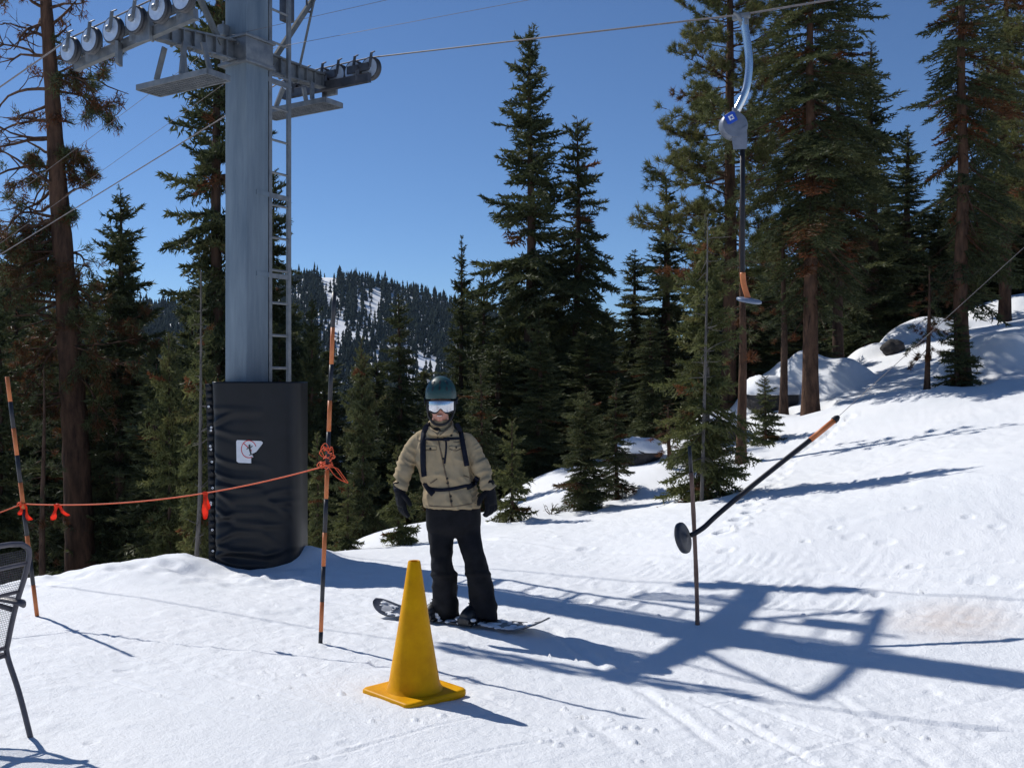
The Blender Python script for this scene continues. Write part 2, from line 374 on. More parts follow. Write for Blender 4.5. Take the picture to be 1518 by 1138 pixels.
for i in range(90):                                  # crumbs of snow thrown up by edges
    a = _r.choice([(900, 1090), (1000, 1060), (1200, 1090), (820, 960), (350, 1000), (500, 1080), (1100, 870), (300, 840), (1300, 880)])
    PRINTS.append((gp(min(1500, max(20, a[0] + _r.gauss(0, 110))), min(1130, max(835, a[1] + _r.gauss(0, 28)))), _r.uniform(.010, .024), -_r.uniform(.008, .02)))
for a, b, dep, wd in [((420, 1138), (980, 1000), .005, .014), ((640, 1138), (1300, 985), .005, .014), ((0, 1010), (560, 930), .004, .012), ((1120, 1138), (1518, 1020), .006, .016), ((1240, 900), (1518, 950), .010, .02), ((900, 870), (1500, 838), .008, .02)]:
    TRACKS.append((gp(*a), gp(*b), dep, wd))
# polar sheet, fine where the camera looks
ang = np.r_[np.linspace(-0.62, 0.62, 620), np.linspace(0.62, 2 * math.pi - 0.62, 70)[1:-1]]
rad = np.r_[np.linspace(0.4, 3.6, 10)[:-1], np.geomspace(3.6, 14, 380)[:-1], np.geomspace(14, 45, 160)[:-1], np.geomspace(45, 3000, 40)]
AA, RR = np.meshgrid(ang, rad)
GX, GY = RR * np.sin(AA), RR * np.cos(AA)
GZ = base_z(GX, GY) + snow_detail(GX.ravel(), GY.ravel()).reshape(GX.shape) + ZC
nv, na = len(rad), len(ang)
verts = np.stack([GX, GY, GZ], -1).reshape(-1, 3)
verts = np.vstack([verts, [[0, 0, ZC - 1.6]]]).astype(np.float32)
ii = np.arange(nv * na).reshape(nv, na); jj = np.roll(ii, -1, 1)
quads = np.stack([ii[:-1], jj[:-1], jj[1:], ii[1:]], -1).reshape(-1, 4)[:, ::-1]
tri = np.stack([ii[0], np.full(na, nv * na), jj[0]], -1)[:, ::-1]
def np_mesh(name, verts, faces_list):
    me = bpy.data.meshes.new(name)
    loops = np.concatenate([f.ravel() for f in faces_list]).astype(np.int32)
    tot = np.concatenate([np.full(len(f), f.shape[1]) for f in faces_list]).astype(np.int32)
    start = np.r_[0, np.cumsum(tot)[:-1]].astype(np.int32)
    me.vertices.add(len(verts)); me.vertices.foreach_set('co', np.ascontiguousarray(verts, np.float32).ravel())
    me.loops.add(len(loops)); me.loops.foreach_set('vertex_index', loops)
    me.polygons.add(len(tot)); me.polygons.foreach_set('loop_start', start)
    me.update(calc_edges=True); me.validate()
    return me
def snow_mat():
    m, nt, b = nmat('snow')
    tc = nt.nodes.new('ShaderNodeTexCoord')
    b.inputs['Roughness'].default_value = 0.55; b.inputs['Specular IOR Level'].default_value = 0.3
    n1 = nt.nodes.new('ShaderNodeTexNoise'); n1.inputs['Scale'].default_value = 0.9; n1.inputs['Detail'].default_value = 7
    rp = nt.nodes.new('ShaderNodeValToRGB')
    rp.color_ramp.elements[0].position = 0.3; rp.color_ramp.elements[0].color = (0.82, 0.845, 0.875, 1)
    rp.color_ramp.elements[1].position = 0.7; rp.color_ramp.elements[1].color = (0.88, 0.895, 0.92, 1)
    nt.links.new(tc.outputs['Object'], n1.inputs['Vector']); nt.links.new(n1.outputs['Fac'], rp.inputs['Fac'])
    # scattered needles and dirt specks
    n3 = nt.nodes.new('ShaderNodeTexNoise'); n3.inputs['Scale'].default_value = 38; n3.inputs['Detail'].default_value = 3
    r3 = nt.nodes.new('ShaderNodeValToRGB'); r3.color_ramp.elements[0].position = 0.70; r3.color_ramp.elements[1].position = 0.76
    r3.color_ramp.elements[0].color = (0, 0, 0, 1); r3.color_ramp.elements[1].color = (0.35, 0.35, 0.35, 1)
    mx = nt.nodes.new('ShaderNodeMix'); mx.data_type = 'RGBA'
    mx.inputs['B'].default_value = (0.42, 0.40, 0.38, 1)
    nt.links.new(tc.outputs['Object'], n3.inputs['Vector']); nt.links.new(n3.outputs['Fac'], r3.inputs['Fac'])
    nt.links.new(r3.outputs['Color'], mx.inputs['Factor']); nt.links.new(rp.outputs['Color'], mx.inputs['A'])
    # a faint patch of tracked-in dirt beside the lift track
    sp = nt.nodes.new('ShaderNodeVectorMath'); sp.operation = 'DISTANCE'
    dp = gp(1410, 925); sp.inputs[1].default_value = (dp[0], dp[1], ZC - 1.55)
    nt.links.new(tc.outputs['Object'], sp.inputs[0])
    mr = nt.nodes.new('ShaderNodeMapRange'); mr.inputs['From Min'].default_value = .12; mr.inputs['From Max'].default_value = .55; mr.inputs['To Min'].default_value = 1; mr.inputs['To Max'].default_value = 0
    nt.links.new(sp.outputs['Value'], mr.inputs['Value'])
    n4 = nt.nodes.new('ShaderNodeTexNoise'); n4.inputs['Scale'].default_value = 9; n4.inputs['Detail'].default_value = 5; nt.links.new(tc.outputs['Object'], n4.inputs['Vector'])
    mm = nt.nodes.new('ShaderNodeMath'); mm.operation = 'MULTIPLY'; nt.links.new(mr.outputs['Result'], mm.inputs[0]); nt.links.new(n4.outputs['Fac'], mm.inputs[1])
    m2 = nt.nodes.new('ShaderNodeMix'); m2.data_type = 'RGBA'; m2.inputs['B'].default_value = (.62, .50, .42, 1)
    nt.links.new(mm.outputs['Value'], m2.inputs['Factor']); nt.links.new(mx.outputs['Result'], m2.inputs['A'])
    nt.links.new(m2.outputs['Result'], b.inputs['Base Color'])
    n2 = nt.nodes.new('ShaderNodeTexNoise'); n2.inputs['Scale'].default_value = 55; n2.inputs['Detail'].default_value = 6; n2.inputs['Roughness'].default_value = 0.7
    bp = nt.nodes.new('ShaderNodeBump'); bp.inputs['Strength'].default_value = 0.75; bp.inputs['Distance'].default_value = 0.016
    nt.links.new(tc.outputs['Object'], n2.inputs['Vector']); nt.links.new(n2.outputs['Fac'], bp.inputs['Height']); nt.links.new(bp.outputs['Normal'], b.inputs['Normal'])
    return m
M['snow'] = snow_mat()
ground = link('snow_ground', np_mesh('snow_ground', verts, [quads, tri]), M['snow'], local=True)
tag(ground, 'sunlit white snow field with tracks, rising to the right', 'snow', kind='structure')

# ------------------------------------------------------------------ the far hill and its wood
HR = np.array([(-700, 36), (-450, 44), (-354, 50), (-247, 54), (-165, 67), (-140, 73), (-120, 73), (-93, 68), (-60, 61), (-37, 53), (30, 34), (66, 25), (200, 14), (500, 8)], float)
def hill_z(X, Y):
    R = np.interp(X * 700 / Y, HR[:, 0], HR[:, 1])
    t = np.clip((Y - 330) / 370, 0, 1)
    z = -32 + (R + 32) * (0.8 * t + 0.2 * t * t)
    z = np.where(Y > 700, R - (Y - 700) * 0.25, z)
    return z + 2.5 * vn2(X / 60, Y / 60, 31) * t
hx = np.linspace(-700, 400, 120); hy = np.linspace(330, 1000, 70)
HX, HY = np.meshgrid(hx, hy); HZ = hill_z(HX, HY) + ZC
hi = np.arange(HX.size).reshape(HX.shape)
hill = link('hill', np_mesh('hill', np.stack([HX, HY, HZ], -1).reshape(-1, 3), [np.stack([hi[:-1, :-1], hi[:-1, 1:], hi[1:, 1:], hi[1:, :-1]], -1).reshape(-1, 4)]), M['snow'], local=True)
tag(hill, 'distant snowy mountain ridge', 'hill', kind='structure')
rng = np.random.default_rng(4)
NT = 30000
fx = rng.uniform(-500, 120, NT); fy = rng.uniform(345, 712, NT)
ix, iy = fx / fy * F + CX, CY - hill_z(fx, fy) / fy * F
dens = 1.18 + 0.45 * vn2(ix / 26, iy / 120, 41) + 0.6 * vn2(ix / 7, iy / 45, 42)
dens -= 1.5 * np.exp(-((ix - 486) / 14) ** 2) * sstep(480, 400, iy)             # the open chute under the top
dens -= 1.0 * np.exp(-((iy - (472 + (ix - 470) * 0.42)) / 6) ** 2) * sstep(460, 475, ix) * sstep(680, 640, ix)   # a cut road
dens -= 0.7 * np.exp(-((ix - 553) / 14) ** 2 - ((iy - 455) / 35) ** 2)
dens -= 0.8 * np.exp(-((ix - 625) / 30) ** 2 - ((iy - 545) / 25) ** 2)
dens -= 0.42 * np.exp(-((ix - 530) / 62) ** 2 - ((iy - 472) / 42) ** 2)
dens += 0.7 * sstep(430, 395, iy) * sstep(510, 540, ix)
keep = rng.uniform(0, 1, NT) < np.maximum(dens, .035)
fx, fy = fx[keep], fy[keep]
tv, tf, tt = [], [], []
tiers = [(0.0, 1.0, 0.42), (0.3, 0.8, 0.72), (0.58, 0.55, 1.0)]
base = 0
for X, Y in zip(fx, fy):
    H = rng.uniform(3.5, 9) * (1.0 if rng.uniform() < .9 else 1.4); R = H * rng.uniform(0.11, 0.22); z0 = float(hill_z(np.array(X), np.array(Y))) + ZC - 0.3
    tint = rng.uniform(0, 0.3)
    for b0, rr, top in tiers:
        n = 6; a0 = rng.uniform(0, 6)
        for k in range(n):
            a = a0 + 2 * math.pi * k / n; r = R * rr * (1.15 if k % 2 else 0.7)
            tv.append((X + r * math.cos(a), Y + r * math.sin(a), z0 + H * (b0 + 0.05 + rng.uniform(-.02, .02))))
        tv.append((X, Y, z0 + H * top))
        for k in range(n): tf.append((base + k, base + (k + 1) % n, base + n)); tt.append(tint)
        base += n + 1
me = np_mesh('distant_forest', np.array(tv), [np.array(tf)])
at = me.attributes.new('tint', 'FLOAT', 'FACE'); at.data.foreach_set('value', np.array(tt[:len(me.polygons)], np.float32))
df = link('distant_forest', me, M['needles_far'], local=True, smooth=False)
tag(df, 'far-off conifer forest covering the distant snowy hill', 'forest', kind='stuff')
# ------------------------------------------------------------------ conifers
def nrmz(a): return a / np.maximum(np.linalg.norm(a, axis=-1, keepdims=True), 1e-9)
def blades(rng, p, d, ln, w, spread):
    """p base points, d growing directions -> triangles"""
    n = len(p)
    r = nrmz(d + rng.normal(0, 1, (n, 3)) * spread)
    s = nrmz(np.cross(r, rng.normal(0, 1, (n, 3)))); L = ln * rng.uniform(0.65, 1.25, (n, 1)); Wd = w * rng.uniform(0.7, 1.3, (n, 1))
    return np.stack([p - s * Wd / 2, p + s * Wd / 2, p + r * L], 1)
def fir_spray(rng, L, step, bl, bw, droop=0.10, upturn=0.12, full=1.0):
    ax = lambda s: np.stack([s * L, 0 * s, L * (-droop * s ** 1.3 * 2 + upturn * s ** 3)], -1)
    P, D = [], []
    n = max(3, int(L / (step * 1.9)))
    for s in np.linspace(0.10, 0.97, n):
        o = ax(np.array([s]))[0]
        for sd in (-1, 1):
            if rng.uniform() < 0.08: continue
            tl = (0.46 * L * (1 - s) ** 0.75 * rng.uniform(0.65, 1.1) + 0.05) * full
            a = math.radians(rng.uniform(45, 66)) * sd
            d = np.array([math.cos(a), math.sin(a), rng.uniform(-0.30, 0.05)])
            t = np.arange(0.3 * step, tl, step)
            for _ in (0, 1):
                P.append(o + d * t[:, None] + np.array([0, 0, -0.25]) * (t[:, None] ** 2)); D.append(np.repeat(d[None], len(t), 0))
    t = np.arange(0.12, 1, step / L * 0.8)
    if len(t):
        q = ax(t)
        for _ in (0, 1, 2): P.append(q); D.append(np.repeat(np.array([[1, 0, 0.1]]), len(t), 0))
    P, D = np.concatenate(P), np.concatenate(D)
    T = blades(rng, P, D, bl, bw, np.array([[0.55, 0.55, 0.38]]))
    return T, ax(np.linspace(0, 1, 5))
def pine_spray(rng, L, nt, nl, nw, per=34, curve=0.35, sparse=0.0):
    ax = lambda s: np.stack([s * L, L * 0.10 * np.sin(s * 3), L * (-0.16 * s + curve * s ** 2.4)], -1)
    tri, limbs = [], [ax(np.linspace(0, 1, 6))]
    for i in range(nt):
        s = rng.uniform(0.30, 1.0) if i else 1.0
        o = ax(np.array([s]))[0]; tl = L * rng.uniform(0.12, 0.34) * (1.25 - 0.7 * s)
        a = rng.uniform(-1.2, 1.2)
        d = nrmz(np.array([math.cos(a), math.sin(a), rng.uniform(-0.15, 0.65)]))
        e = o + d * tl; mid = o + d * tl * 0.55 - np.array([0, 0, 0.06 * tl])
        limbs.append(np.array([o, mid, e]))
        if rng.uniform() < sparse: continue
        k = per
        p = np.concatenate([np.repeat(e[None], k, 0), np.repeat((o + d * tl * 0.75)[None], k // 2, 0)]) + rng.normal(0, 0.025, (k + k // 2, 3))
        dd = np.repeat((d * 0.55 + np.array([0, 0, 0.25]))[None], len(p), 0)
        tri.append(blades(rng, p, dd, nl, nw, 0.75))
    T = np.concatenate(tri) if tri else np.zeros((0, 3, 3))
    return T, limbs
_SPR = {}
def sprays(kind, seed=0):
    if kind in _SPR: return _SPR[kind]
    rng = np.random.default_rng(100 + seed + len(_SPR)); out = []
    if kind in ('fir', 'firfine', 'firdroop', 'fircoarse'):
        st, bl, bw = {'fir': (.055, .14, .046), 'firdroop': (.058, .145, .046), 'firfine': (.034, .085, .026), 'fircoarse': (.08, .19, .068)}[kind]
        for L in (0.35, 0.7, 1.1, 1.6, 2.2, 3.0):
            out.append((L, [fir_spray(rng, L, st, bl, bw, droop=(.22 if kind == 'firdroop' else .10), upturn=.14) for _ in range(4)]))
        out = [(L, [(T, [a]) for T, a in v]) for L, v in out]
    elif kind == 'pine':
        for L, n in ((0.5, 5), (0.9, 8), (1.4, 12), (2.0, 17), (2.7, 22)):
            out.append((L, [pine_spray(rng, L, n, .19, .022) for _ in range(4)]))
    elif kind == 'thin':
        for L, n in ((0.5, 4), (0.9, 6), (1.4, 8), (2.0, 11)):
            out.append((L, [pine_spray(rng, L, n, .15, .018, per=20, curve=-0.05, sparse=.35) for _ in range(4)]))
    _SPR[kind] = out; return out
def rot(pitch, az, roll):
    cr, sr, cp, sp, ca, sa = math.cos(roll), math.sin(roll), math.cos(pitch), math.sin(pitch), math.cos(az), math.sin(az)
    R1 = np.array([[1, 0, 0], [0, cr, -sr], [0, sr, cr]]); R2 = np.array([[cp, 0, -sp], [0, 1, 0], [sp, 0, cp]]); R3 = np.array([[ca, -sa, 0], [sa, ca, 0], [0, 0, 1]])
    return R3 @ R2 @ R1
class Tubes:
    """many tapered tubes gathered in numpy"""
    def __init__(s): s.v, s.q, s.n = [], [], 0
    def add(s, pts, rad, n=4):
        pts = np.asarray(pts, float); k = len(pts); rad = np.broadcast_to(np.asarray(rad, float), (k,))
        t = nrmz(np.gradient(pts, axis=0)); ref = np.array([0, 0, 1.0]) if abs(t[0, 2]) < 0.9 else np.array([1.0, 0, 0])
        a = nrmz(np.cross(t, ref)); b = np.cross(t, a)
        th = np.arange(n) * 2 * math.pi / n
        V = pts[:, None] + (a[:, None] * np.cos(th)[None, :, None] + b[:, None] * np.sin(th)[None, :, None]) * rad[:, None, None]
        i = np.arange(k * n).reshape(k, n) + s.n; j = np.roll(i, -1, 1)
        s.v.append(V.reshape(-1, 3)); s.q.append(np.stack([i[:-1], j[:-1], j[1:], i[1:]], -1).reshape(-1, 4)); s.n += k * n
    def mesh(s, name): return np_mesh(name, np.concatenate(s.v), [np.concatenate(s.q)])
def tri_mesh(name, T, tint):
    n = len(T); me = np_mesh(name, T.reshape(-1, 3), [np.arange(3 * n).reshape(n, 3)])
    at = me.attributes.new('tint', 'FLOAT', 'FACE'); at.data.foreach_set('value', np.ascontiguousarray(tint[:len(me.polygons)], np.float32))
    return me
def make_tree(name, seed, H, R, h0=0.05, kind='fir', gap=0.30, per=6, shape=0.8, pitch=(35, -18), rtrunk=None, brown=0.03, olive=0.5, skip=0.10, lean=0.0, deadlow=0, belly=None, irregular=0.22, limb=0.012, tipw=0.25):
    rng = np.random.default_rng(seed); spr = sprays(kind)
    tb = Tubes(); tris, tint = [], []
    rt = rtrunk or H * 0.017
    hs = np.linspace(-0.4, H, 22); wob = lambda h: np.stack([lean * h + 0.03 * np.sin(h * 0.9 + seed), 0.03 * np.cos(h * 0.7 + seed * 2), h], -1)
    tr = rt * (1 - np.clip(hs / H, 0, 1)) ** 0.75 + 0.008; tr = tr * (1 + 0.35 * np.exp(-np.clip(hs, 0, 9) / 0.35))
    tb.add(wob(hs), tr, 12)
    az_mod = rng.uniform(1 - irregular, 1 + irregular, 9)
    h = H * 0.985
    while h > h0 * H:
        t = (H - h) / (H * (1 - h0))
        prof = t ** shape if belly is None else np.interp(t, [b[0] for b in belly], [b[1] for b in belly])
        rad = R * max(prof, 0.03) + 0.10 * tipw
        nb = max(3, int(round(per * rng.uniform(0.7, 1.2) * (0.65 + 0.5 * t))))
        a0 = rng.uniform(0, 6.28); wf = rng.uniform(0.78, 1.12)
        for k in range(nb):
            if rng.uniform() < skip: continue
            az = a0 + 6.283 * k / nb + rng.uniform(-.35, .35)
            L = rad * wf * az_mod[int((az % 6.283) / 6.284 * 9)] * rng.uniform(0.5, 1.18)
            if L < 0.10: L = 0.10
            hh = h + rng.uniform(-.85, .85) * gap; pit = math.radians(np.interp(t, [0, 0.12, 0.5, 1], [pitch[0] + 20, pitch[0], (pitch[0] + 2 * pitch[1]) / 3, pitch[1]]) + rng.uniform(-14, 14))
            i = int(np.argmin([abs(math.log(L / s[0])) for s in spr])); T, limbs = spr[i][1][rng.integers(4)]
            sc = L / spr[i][0]; Rm = rot(pit, az, rng.uniform(-.35, .35)); o = wob(np.array([min(hh, H)]))[0]
            for li, l in enumerate(limbs):
                q = (l * sc) @ Rm.T + o; r0 = (limb * L + 0.004) * (1 if li == 0 else 0.45)
                tb.add(q, np.linspace(r0, 0.003, len(q)), 4 if li == 0 else 3)
            if deadlow and t > deadlow and rng.uniform() < 0.6: continue
            if len(T):
                tris.append((T * sc) @ Rm.T + o)
                b = rng.uniform() < brown * (0.4 + 1.2 * t)
                base = rng.uniform(0.78, 1.0) if b else np.clip(rng.normal(olive * 0.55, 0.13), 0, 0.62)
                tint.append(np.clip(base + rng.normal(0, 0.07, len(T)), 0, 1))
        h -= gap * rng.uniform(0.7, 1.3) * (0.55 + 0.6 * t)
    T, tt = np.concatenate(tris), np.concatenate(tint)
    if not b_ok: pass
    return tb.mesh(name + '_trunk'), tri_mesh(name + '_crown', T, tt), H, R
b_ok = True
PROTO = {}
def proto(key):
    """one mesh pair per kind of tree; every tree that uses it is an object of its own"""
    if key in PROTO: return PROTO[key]
    d = dict(
        tall=dict(H=12, R=1.75, h0=.06, kind='fir', gap=.29, per=8, shape=.62, pitch=(28, -22), brown=.01, olive=.5, irregular=.3, skip=.06, belly=[(0, .05), (.06, .24), (.14, .36), (.27, .56), (.36, .58), (.40, .76), (.6, .9), (.8, 1), (1, .95)]),
        broad=dict(H=10, R=2.1, h0=.05, kind='firdroop', gap=.30, per=8, shape=.8, pitch=(25, -30), brown=.02, olive=.45, irregular=.35, skip=.10, belly=[(0, .06), (.06, .22), (.12, .30), (.2, .36), (.26, .5), (.33, .66), (.5, .84), (.8, 1), (1, .9)]),
        spire=dict(H=10, R=1.45, h0=.04, kind='fir', gap=.28, per=7, shape=.62, pitch=(28, -20), brown=.01, olive=.42, skip=.10, irregular=.3),
        dense=dict(H=10, R=1.8, h0=.03, kind='fir', gap=.25, per=9, shape=.6, pitch=(26, -16), brown=.02, olive=.5),
        dense2=dict(H=10, R=1.6, h0=.03, kind='firdroop', gap=.26, per=8, shape=.6, pitch=(22, -28), brown=.03, olive=.45, irregular=.3),
        fill=dict(H=10, R=2.0, h0=.02, kind='fircoarse', gap=.32, per=8, shape=.52, pitch=(20, -18), brown=.02, olive=.4),
        fill2=dict(H=10, R=1.7, h0=.02, kind='fircoarse', gap=.34, per=8, shape=.55, pitch=(24, -24), brown=.04, olive=.5, irregular=.35),
        young=dict(H=4, R=1.0, h0=.03, kind='firfine', gap=.14, per=8, shape=.6, pitch=(30, -14), brown=.03, olive=.75, rtrunk=.05, irregular=.3),
        young2=dict(H=4, R=.95, h0=.05, kind='firfine', gap=.16, per=7, shape=.65, pitch=(26, -22), brown=.07, olive=.6, rtrunk=.05, skip=.12, irregular=.35),
        baby=dict(H=1.5, R=.5, h0=.04, kind='firfine', gap=.10, per=6, shape=.65, pitch=(25, -10), brown=.04, olive=.7, rtrunk=.025, skip=.15),
        pine=dict(H=17, R=2.5, h0=.22, kind='pine', gap=.36, per=6, shape=.5, pitch=(30, -8), brown=.12, olive=.85, rtrunk=.24, irregular=.35, belly=[(0, .15), (.15, .4), (.4, .72), (.7, 1), (.9, .8), (1, .6)]),
        oldfir=dict(H=18, R=2.0, h0=.20, kind='firdroop', gap=.36, per=7, shape=.5, pitch=(15, -34), brown=.10, olive=.55, rtrunk=.20, irregular=.45, skip=.20, deadlow=.80, belly=[(0, .1), (.2, .55), (.5, .9), (.8, 1), (1, .55)]),
        rusty=dict(H=18, R=2.1, h0=.15, kind='firdroop', gap=.42, per=6, shape=.5, pitch=(10, -32), brown=.30, olive=.55, rtrunk=.21, irregular=.5, skip=.28, deadlow=.62, belly=[(0, .1), (.2, .5), (.5, .85), (.75, 1), (1, .5)]),
        pole=dict(H=8, R=.75, h0=.42, kind='thin', gap=.35, per=4, shape=.4, pitch=(10, -25), brown=.25, olive=.4, rtrunk=.11, skip=.3),
        poor=dict(H=4, R=.8, h0=.30, kind='thin', gap=.2, per=5, shape=.5, pitch=(5, -30), brown=.55, olive=.5, rtrunk=.075, skip=.2),
    )[key]
    PROTO[key] = make_tree(key, sum(map(ord, key)), **d); return PROTO[key]
BARK = dict(pine='bark_red', oldfir='bark_red', rusty='bark_red', pole='bark', poor='bark_red')
_tr = random.Random(11)
def tree(name, key, x, Y, top, half, label, group=None, mat_n='needles', bark=None, az=None, cat=None, rate=None, foot=None):
    """x photo column at the foot, Y distance, top photo row of the tip, half half-width of the crown in photo pixels"""
    tm, cm, H, R = proto(key)
    X = (x - CX) / F * Y; zb = gz(X, Y) - 0.08 if foot is None else W(x, foot, Y).z - 0.08; zt = ZC - (top - CY) / F * Y
    sz = (zt - zb) / H; sx = half / F * Y / R
    r = empty(name, (X, Y, zb), label, cat or name.split('_')[-1], group)
    r.rotation_euler.z = az if az is not None else _tr.uniform(0, 6.28)
    r.scale = (sx, sx, sz)
    bk = bark or BARK.get(key, 'bark')
    def child(nm, me, mt):
        k = (me.name, mt)
        if k not in _MATCOPY:
            c = me if not me.materials else me.copy()
            if c.materials: c.materials[0] = M[mt]
            else: c.materials.append(M[mt])
            if nm == 'trunk': c.polygons.foreach_set('use_smooth', np.ones(len(c.polygons), bool))
            _MATCOPY[k] = c
        o = bpy.data.objects.new(nm, _MATCOPY[k]); COL.objects.link(o); o.parent = r
    child('trunk', tm, bk); child('crown', cm, mat_n)
    return r
_MATCOPY = {}

# --- trees one can tell apart, left to right -------------------------------------------------------------
tree('fir_tree', 'dense2', 22, 30, 352, 78, 'rust tinged fir at the far left edge behind the striped pole')
tree('fir_tree', 'dense', 178, 27, 282, 112, 'pointed green fir standing alone between the big pine trunk and the steel tower', az=1.0)
tree('fir_tree', 'tall', 322, 27, -190, 105, 'very tall dark fir rising right behind the steel lift tower')
tree('fir_tree', 'broad', 406, 29, 255, 92, 'dark drooping fir seen through the rungs of the tower ladder')
tree('young_fir', 'young2', 297, 19, 398, 66, 'olive young fir with a pale thin trunk just left of the black pad', mat_n='needles_olive', bark='bark_grey', cat='tree')
tree('young_fir', 'young', 250, 21, 500, 62, 'bushy olive fir low behind the orange rope, left of the black pad', mat_n='needles_olive', cat='tree')
tree('bare_trunk', 'pole', 64, 21, 545, 40, 'slim grey-brown dead trunk between the leaning stake and the big pine', bark='bark', cat='tree')
tree('fir_tree', 'dense', 462, 24, 440, 52, 'dark fir just right of the pad with its tip against the snowy hill')
tree('fir_tree', 'dense2', 592, 25, 438, 62, 'dark fir covering the middle of the distant hill left of the helmet')
tree('young_fir', 'young', 536, 16.5, 505, 50, 'slender young fir behind the upper half of the striped pole with the rope knot', cat='tree')
tree('young_fir', 'young2', 470, 15, 640, 42, 'low olive fir beside the right edge of the black pad', mat_n='needles_olive', cat='tree')
tree('young_fir', 'baby', 516, 12.4, 715, 30, 'small fir sapling on the snow right of the black pad', mat_n='needles_olive', cat='tree')
tree('young_fir', 'baby', 592, 12.6, 665, 36, 'small fir sapling above the cone tip, left of the black trousers', mat_n='needles_olive', cat='tree')
tree('fir_tree', 'spire', 684, 29, 352, 52, 'narrow spire-topped fir above and right of the helmet')
tree('fir_tree', 'spire', 716, 27, 392, 62, 'shorter spire fir tucked against the tallest central fir')
tree('fir_tree', 'tall', 786, 26, 40, 96, 'tallest central fir with a slim pointed top against open sky', az=.4)
tree('fir_tree', 'broad', 856, 26, 176, 100, 'second central fir with long drooping right boughs beside the tallest one', az=2.4)
tree('fir_tree', 'spire', 987, 28, 262, 88, 'dark pointed fir left of the long-needled pine')
tree('fir_tree', 'dense2', 940, 29, 372, 70, 'short dark fir filling the gap right of the two central firs')
tree('young_fir', 'young', 868, 14.2, 575, 54, 'bushy young fir alone on the snow slope behind the snowboarder', cat='tree')
tree('young_fir', 'young2', 914, 15.0, 560, 48, 'young fir with rusty lower boughs on the slope, right of the bushy one', cat='tree')
tree('young_fir', 'baby', 758, 13.5, 625, 36, 'small fir sapling in sunlit snow right of the tan jacket', mat_n='needles_olive', cat='tree')
tree('young_fir', 'young', 1046, 12.6, 318, 74, 'tall olive young fir with a pale trunk behind the tow disc', mat_n='needles_olive', bark='bark_grey', cat='tree')
tree('dead_shrub', 'poor', 992, 15.6, 600, 38, 'bare reddish dead shrub on the snow left of the tall olive young fir', cat='shrub')
tree('fir_tree', 'pole', 1100, 15.6, 250, 50, 'slim straight trunk rooted in the snow right of the tall olive young fir', bark='bark_red')
tree('pine_tree', 'pine', 1082, 22, -220, 118, 'long-needled olive pine behind the hanging tow bar', mat_n='needles_olive', az=3.6)
tree('young_fir', 'baby', 1134, 17, 560, 32, 'tiny fir sapling alone on the snow between two trunks', cat='tree')
tree('fir_tree', 'oldfir', 1202, 18.4, -150, 118, 'tall fir with a thick reddish trunk right of the hanging tow bar', az=.7)
tree('fir_tree', 'pole', 1162, 18.8, 300, 40, 'slim dark trunk just left of the thick reddish trunk')
tree('fir_tree', 'oldfir', 1243, 25, 10, 80, 'shaded fir trunk behind the snow mound right of the thick reddish trunk', bark='bark')
tree('fir_tree', 'spire', 1292, 29, 64, 92, 'spire-shaped fir with a long bare leader against the sky on the right')
tree('fir_tree', 'spire', 1345, 31, 188, 72, 'small thin spire fir between the larger right-hand trees')
tree('fir_tree', 'poor', 1376, 17.2, 395, 42, 'stunted thin fir with rusty sparse boughs on the snow slope')
tree('fir_tree', 'rusty', 1426, 17.3, -190, 112, 'big fir with rusty drooping boughs and a dark skirt at its foot', az=1.9)
tree('young_fir', 'baby', 1418, 17.1, 470, 42, 'dark low bough clump at the foot of the big rusty fir', cat='tree')
tree('fir_tree', 'rusty', 1490, 26.5, -130, 88, 'tall bare-trunked fir on the crest at the right, behind the rusty one', az=4.0)
tree('pine_tree', 'pine', 1545, 24, -120, 85, 'half-seen olive pine cut by the right edge of the view', mat_n='needles_olive')
tree('young_fir', 'young2', 640, 17, 560, 52, 'dark young fir directly behind the snowboarder', cat='tree')
tree('young_fir', 'young2', 712, 17.5, 540, 52, 'dark young fir behind the shoulder at the right of the helmet', cat='tree')
tree('fir_tree', 'dense', 800, 20, 470, 60, 'dark fir in front of the tallest central fir, low in its shade')
tree('fir_tree', 'dense2', 965, 21, 470, 52, 'dark fir low between the bushy young fir and the olive one')
